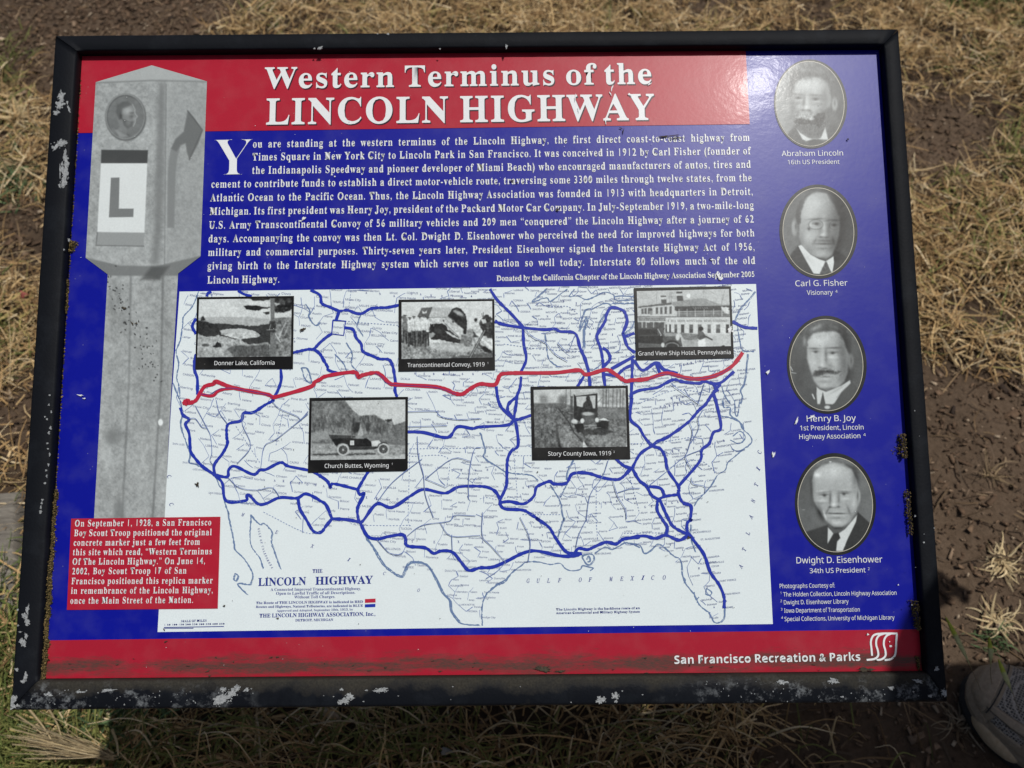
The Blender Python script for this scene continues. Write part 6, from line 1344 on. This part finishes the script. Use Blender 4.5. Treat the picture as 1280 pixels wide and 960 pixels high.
# body: one continuous skinned figure standing over the shoes
A0 = np.array((ank[0], ank[1], .09)) - np.array((ank[0], ank[1], 0)); A1 = np.array((ank2[0] - ank[0], ank2[1] - ank[1], .09))
mid = (A0 + A1) / 2; mid[2] = 0; fwd = -np.array((ax_[0], ax_[1], 0)); lat = np.cross(fwd, (0, 0, 1.0)); s0 = 1 if (A0 - A1) @ lat > 0 else -1
hip = mid + (.045, -.085, .90) + fwd * .08; che = hip + (0, 0, .29) + fwd * .19; nek = hip + (0, 0, .47) + fwd * .16; hed = hip + (0, 0, .60) + fwd * .12  # stance and lean of the unseen body set so its shadow covers the shoe
J = [hip, hip + (0, 0, .14) + fwd * .01, che, nek, hed]; Rr = [(.15, .12), (.15, .115), (.17, .125), (.06, .06), (.085, .10)]; Ed = [(0, 1), (1, 2), (2, 3), (3, 4)]
def limb(start, pts, rr_):
    a = start
    for p, r in zip(pts, rr_): J.append(np.array(p)); Rr.append((r, r)); Ed.append((a, len(J) - 1)); a = len(J) - 1
for sg, A_ in ((s0, A0), (-s0, A1)):
    h0 = hip + lat * sg * .10 - np.array((0, 0, .06)); kn = (h0 + A_) / 2 + fwd * .05; limb(0, [h0, kn, A_ + (0, 0, .05), A_ - (0, 0, .02)], [.098, .068, .05, .045])
    shd = che + (0, 0, .16) + lat * sg * .18; el = shd + lat * sg * .05 - fwd * .06 - np.array((0, 0, .27)); wr = el + fwd * .03 - np.array((0, 0, .21)) - lat * sg * .02
    limb(2, [shd, el, wr], [.062, .045, .032])
me = bpy.data.meshes.new('body'); me.from_pydata([tuple(p) for p in J], Ed, []); ob = bpy.data.objects.new('body', me); COL.objects.link(ob); ob.parent = PERSON
ob.modifiers.new('skin', 'SKIN')
for k, r in enumerate(Rr): me.skin_vertices[0].data[k].radius = r; me.skin_vertices[0].data[k].use_root = (k == 0)
sb = ob.modifiers.new('subd', 'SUBSURF'); sb.levels = sb.render_levels = 2
dg = bpy.context.evaluated_depsgraph_get(); m2 = bpy.data.meshes.new_from_object(ob.evaluated_get(dg)); m2.name = 'body'
ob.modifiers.clear(); ob.data = m2; m2.materials.clear()
for k in ('trouser', 'jacket', 'skin'): m2.materials.append(M[k])
hz = hip[2]
for p in m2.polygons:
    z = p.center.z; p.material_index = 0 if z < hz + .03 else (2 if z > nek[2] + .01 else 1); p.use_smooth = True
def ellm(nm, c0, r, mt, n=18, cut=None):
    V = [(c0[0] + r[0] * math.sin(a) * math.cos(b), c0[1] + r[1] * math.sin(a) * math.sin(b), c0[2] + r[2] * math.cos(a)) for a in np.linspace(.001, cut or math.pi - .001, n) for b in np.linspace(0, 2 * math.pi, 2 * n, endpoint=False)]
    F_ = [(k * 2 * n + j, (k + 1) * 2 * n + j, (k + 1) * 2 * n + (j + 1) % (2 * n), k * 2 * n + (j + 1) % (2 * n)) for k in range(n - 1) for j in range(2 * n)]
    return mesh(nm, V, F_, mt, PERSON, smooth=True)
ellm('head', hed, (.082, .082, .112), M['skin'], 18)
ellm('hair', hed + (0, 0, .028) - fwd * .018, (.092, .092, .096), M['hair'], cut=1.75)
ellm('nose', hed + fwd * .082 - np.array((0, 0, .01)), (.014, .014, .022), M['skin'], 8)
for sg in (-1, 1):
    ellm('ear', hed + lat * sg * .088, (.012, .012, .03), M['skin'], 8); ellm('eye', hed + fwd * .070 + lat * sg * .030 + (0, 0, .012), (.010, .010, .008), M['lace'], 8)
for sg, wi in ((s0, 8), (-s0, 0)): pass
hands = [k for k in range(len(J)) if Rr[k][0] == .032]
for k in hands:
    wr = J[k]; sg = 1 if (wr - hip) @ lat > 0 else -1; HJ = [wr, wr - np.array((0, 0, .05)) + fwd * .02]; HR_ = [.026, .030]; HE = [(0, 1)]
    for fi, (of, ln_) in enumerate(((-.027, .070), (-.009, .080), (.009, .076), (.027, .060))):
        b0 = HJ[1] + fwd * of * .9 - np.array((0, 0, .035)); p1 = b0 - np.array((0, 0, ln_ * .5)); p2 = p1 - np.array((0, 0, ln_ * .45)) - lat * sg * .018
        k0 = len(HJ); HJ += [b0, p1, p2]; HR_ += [.010, .009, .0075]; HE += [(1, k0), (k0, k0 + 1), (k0 + 1, k0 + 2)]
    k0 = len(HJ); HJ += [wr - np.array((0, 0, .045)) + fwd * .045, wr - np.array((0, 0, .085)) + fwd * .058]; HR_ += [.012, .009]; HE += [(0, k0), (k0, k0 + 1)]
    me = bpy.data.meshes.new('hand'); me.from_pydata([tuple(p) for p in HJ], HE, []); o2 = bpy.data.objects.new('hand', me); COL.objects.link(o2); o2.parent = PERSON; me.materials.append(M['skin'])
    o2.modifiers.new('skin', 'SKIN')
    for j, r in enumerate(HR_): me.skin_vertices[0].data[j].radius = (r, r); me.skin_vertices[0].data[j].use_root = (j == 0)
    sb = o2.modifiers.new('subd', 'SUBSURF'); sb.levels = sb.render_levels = 1
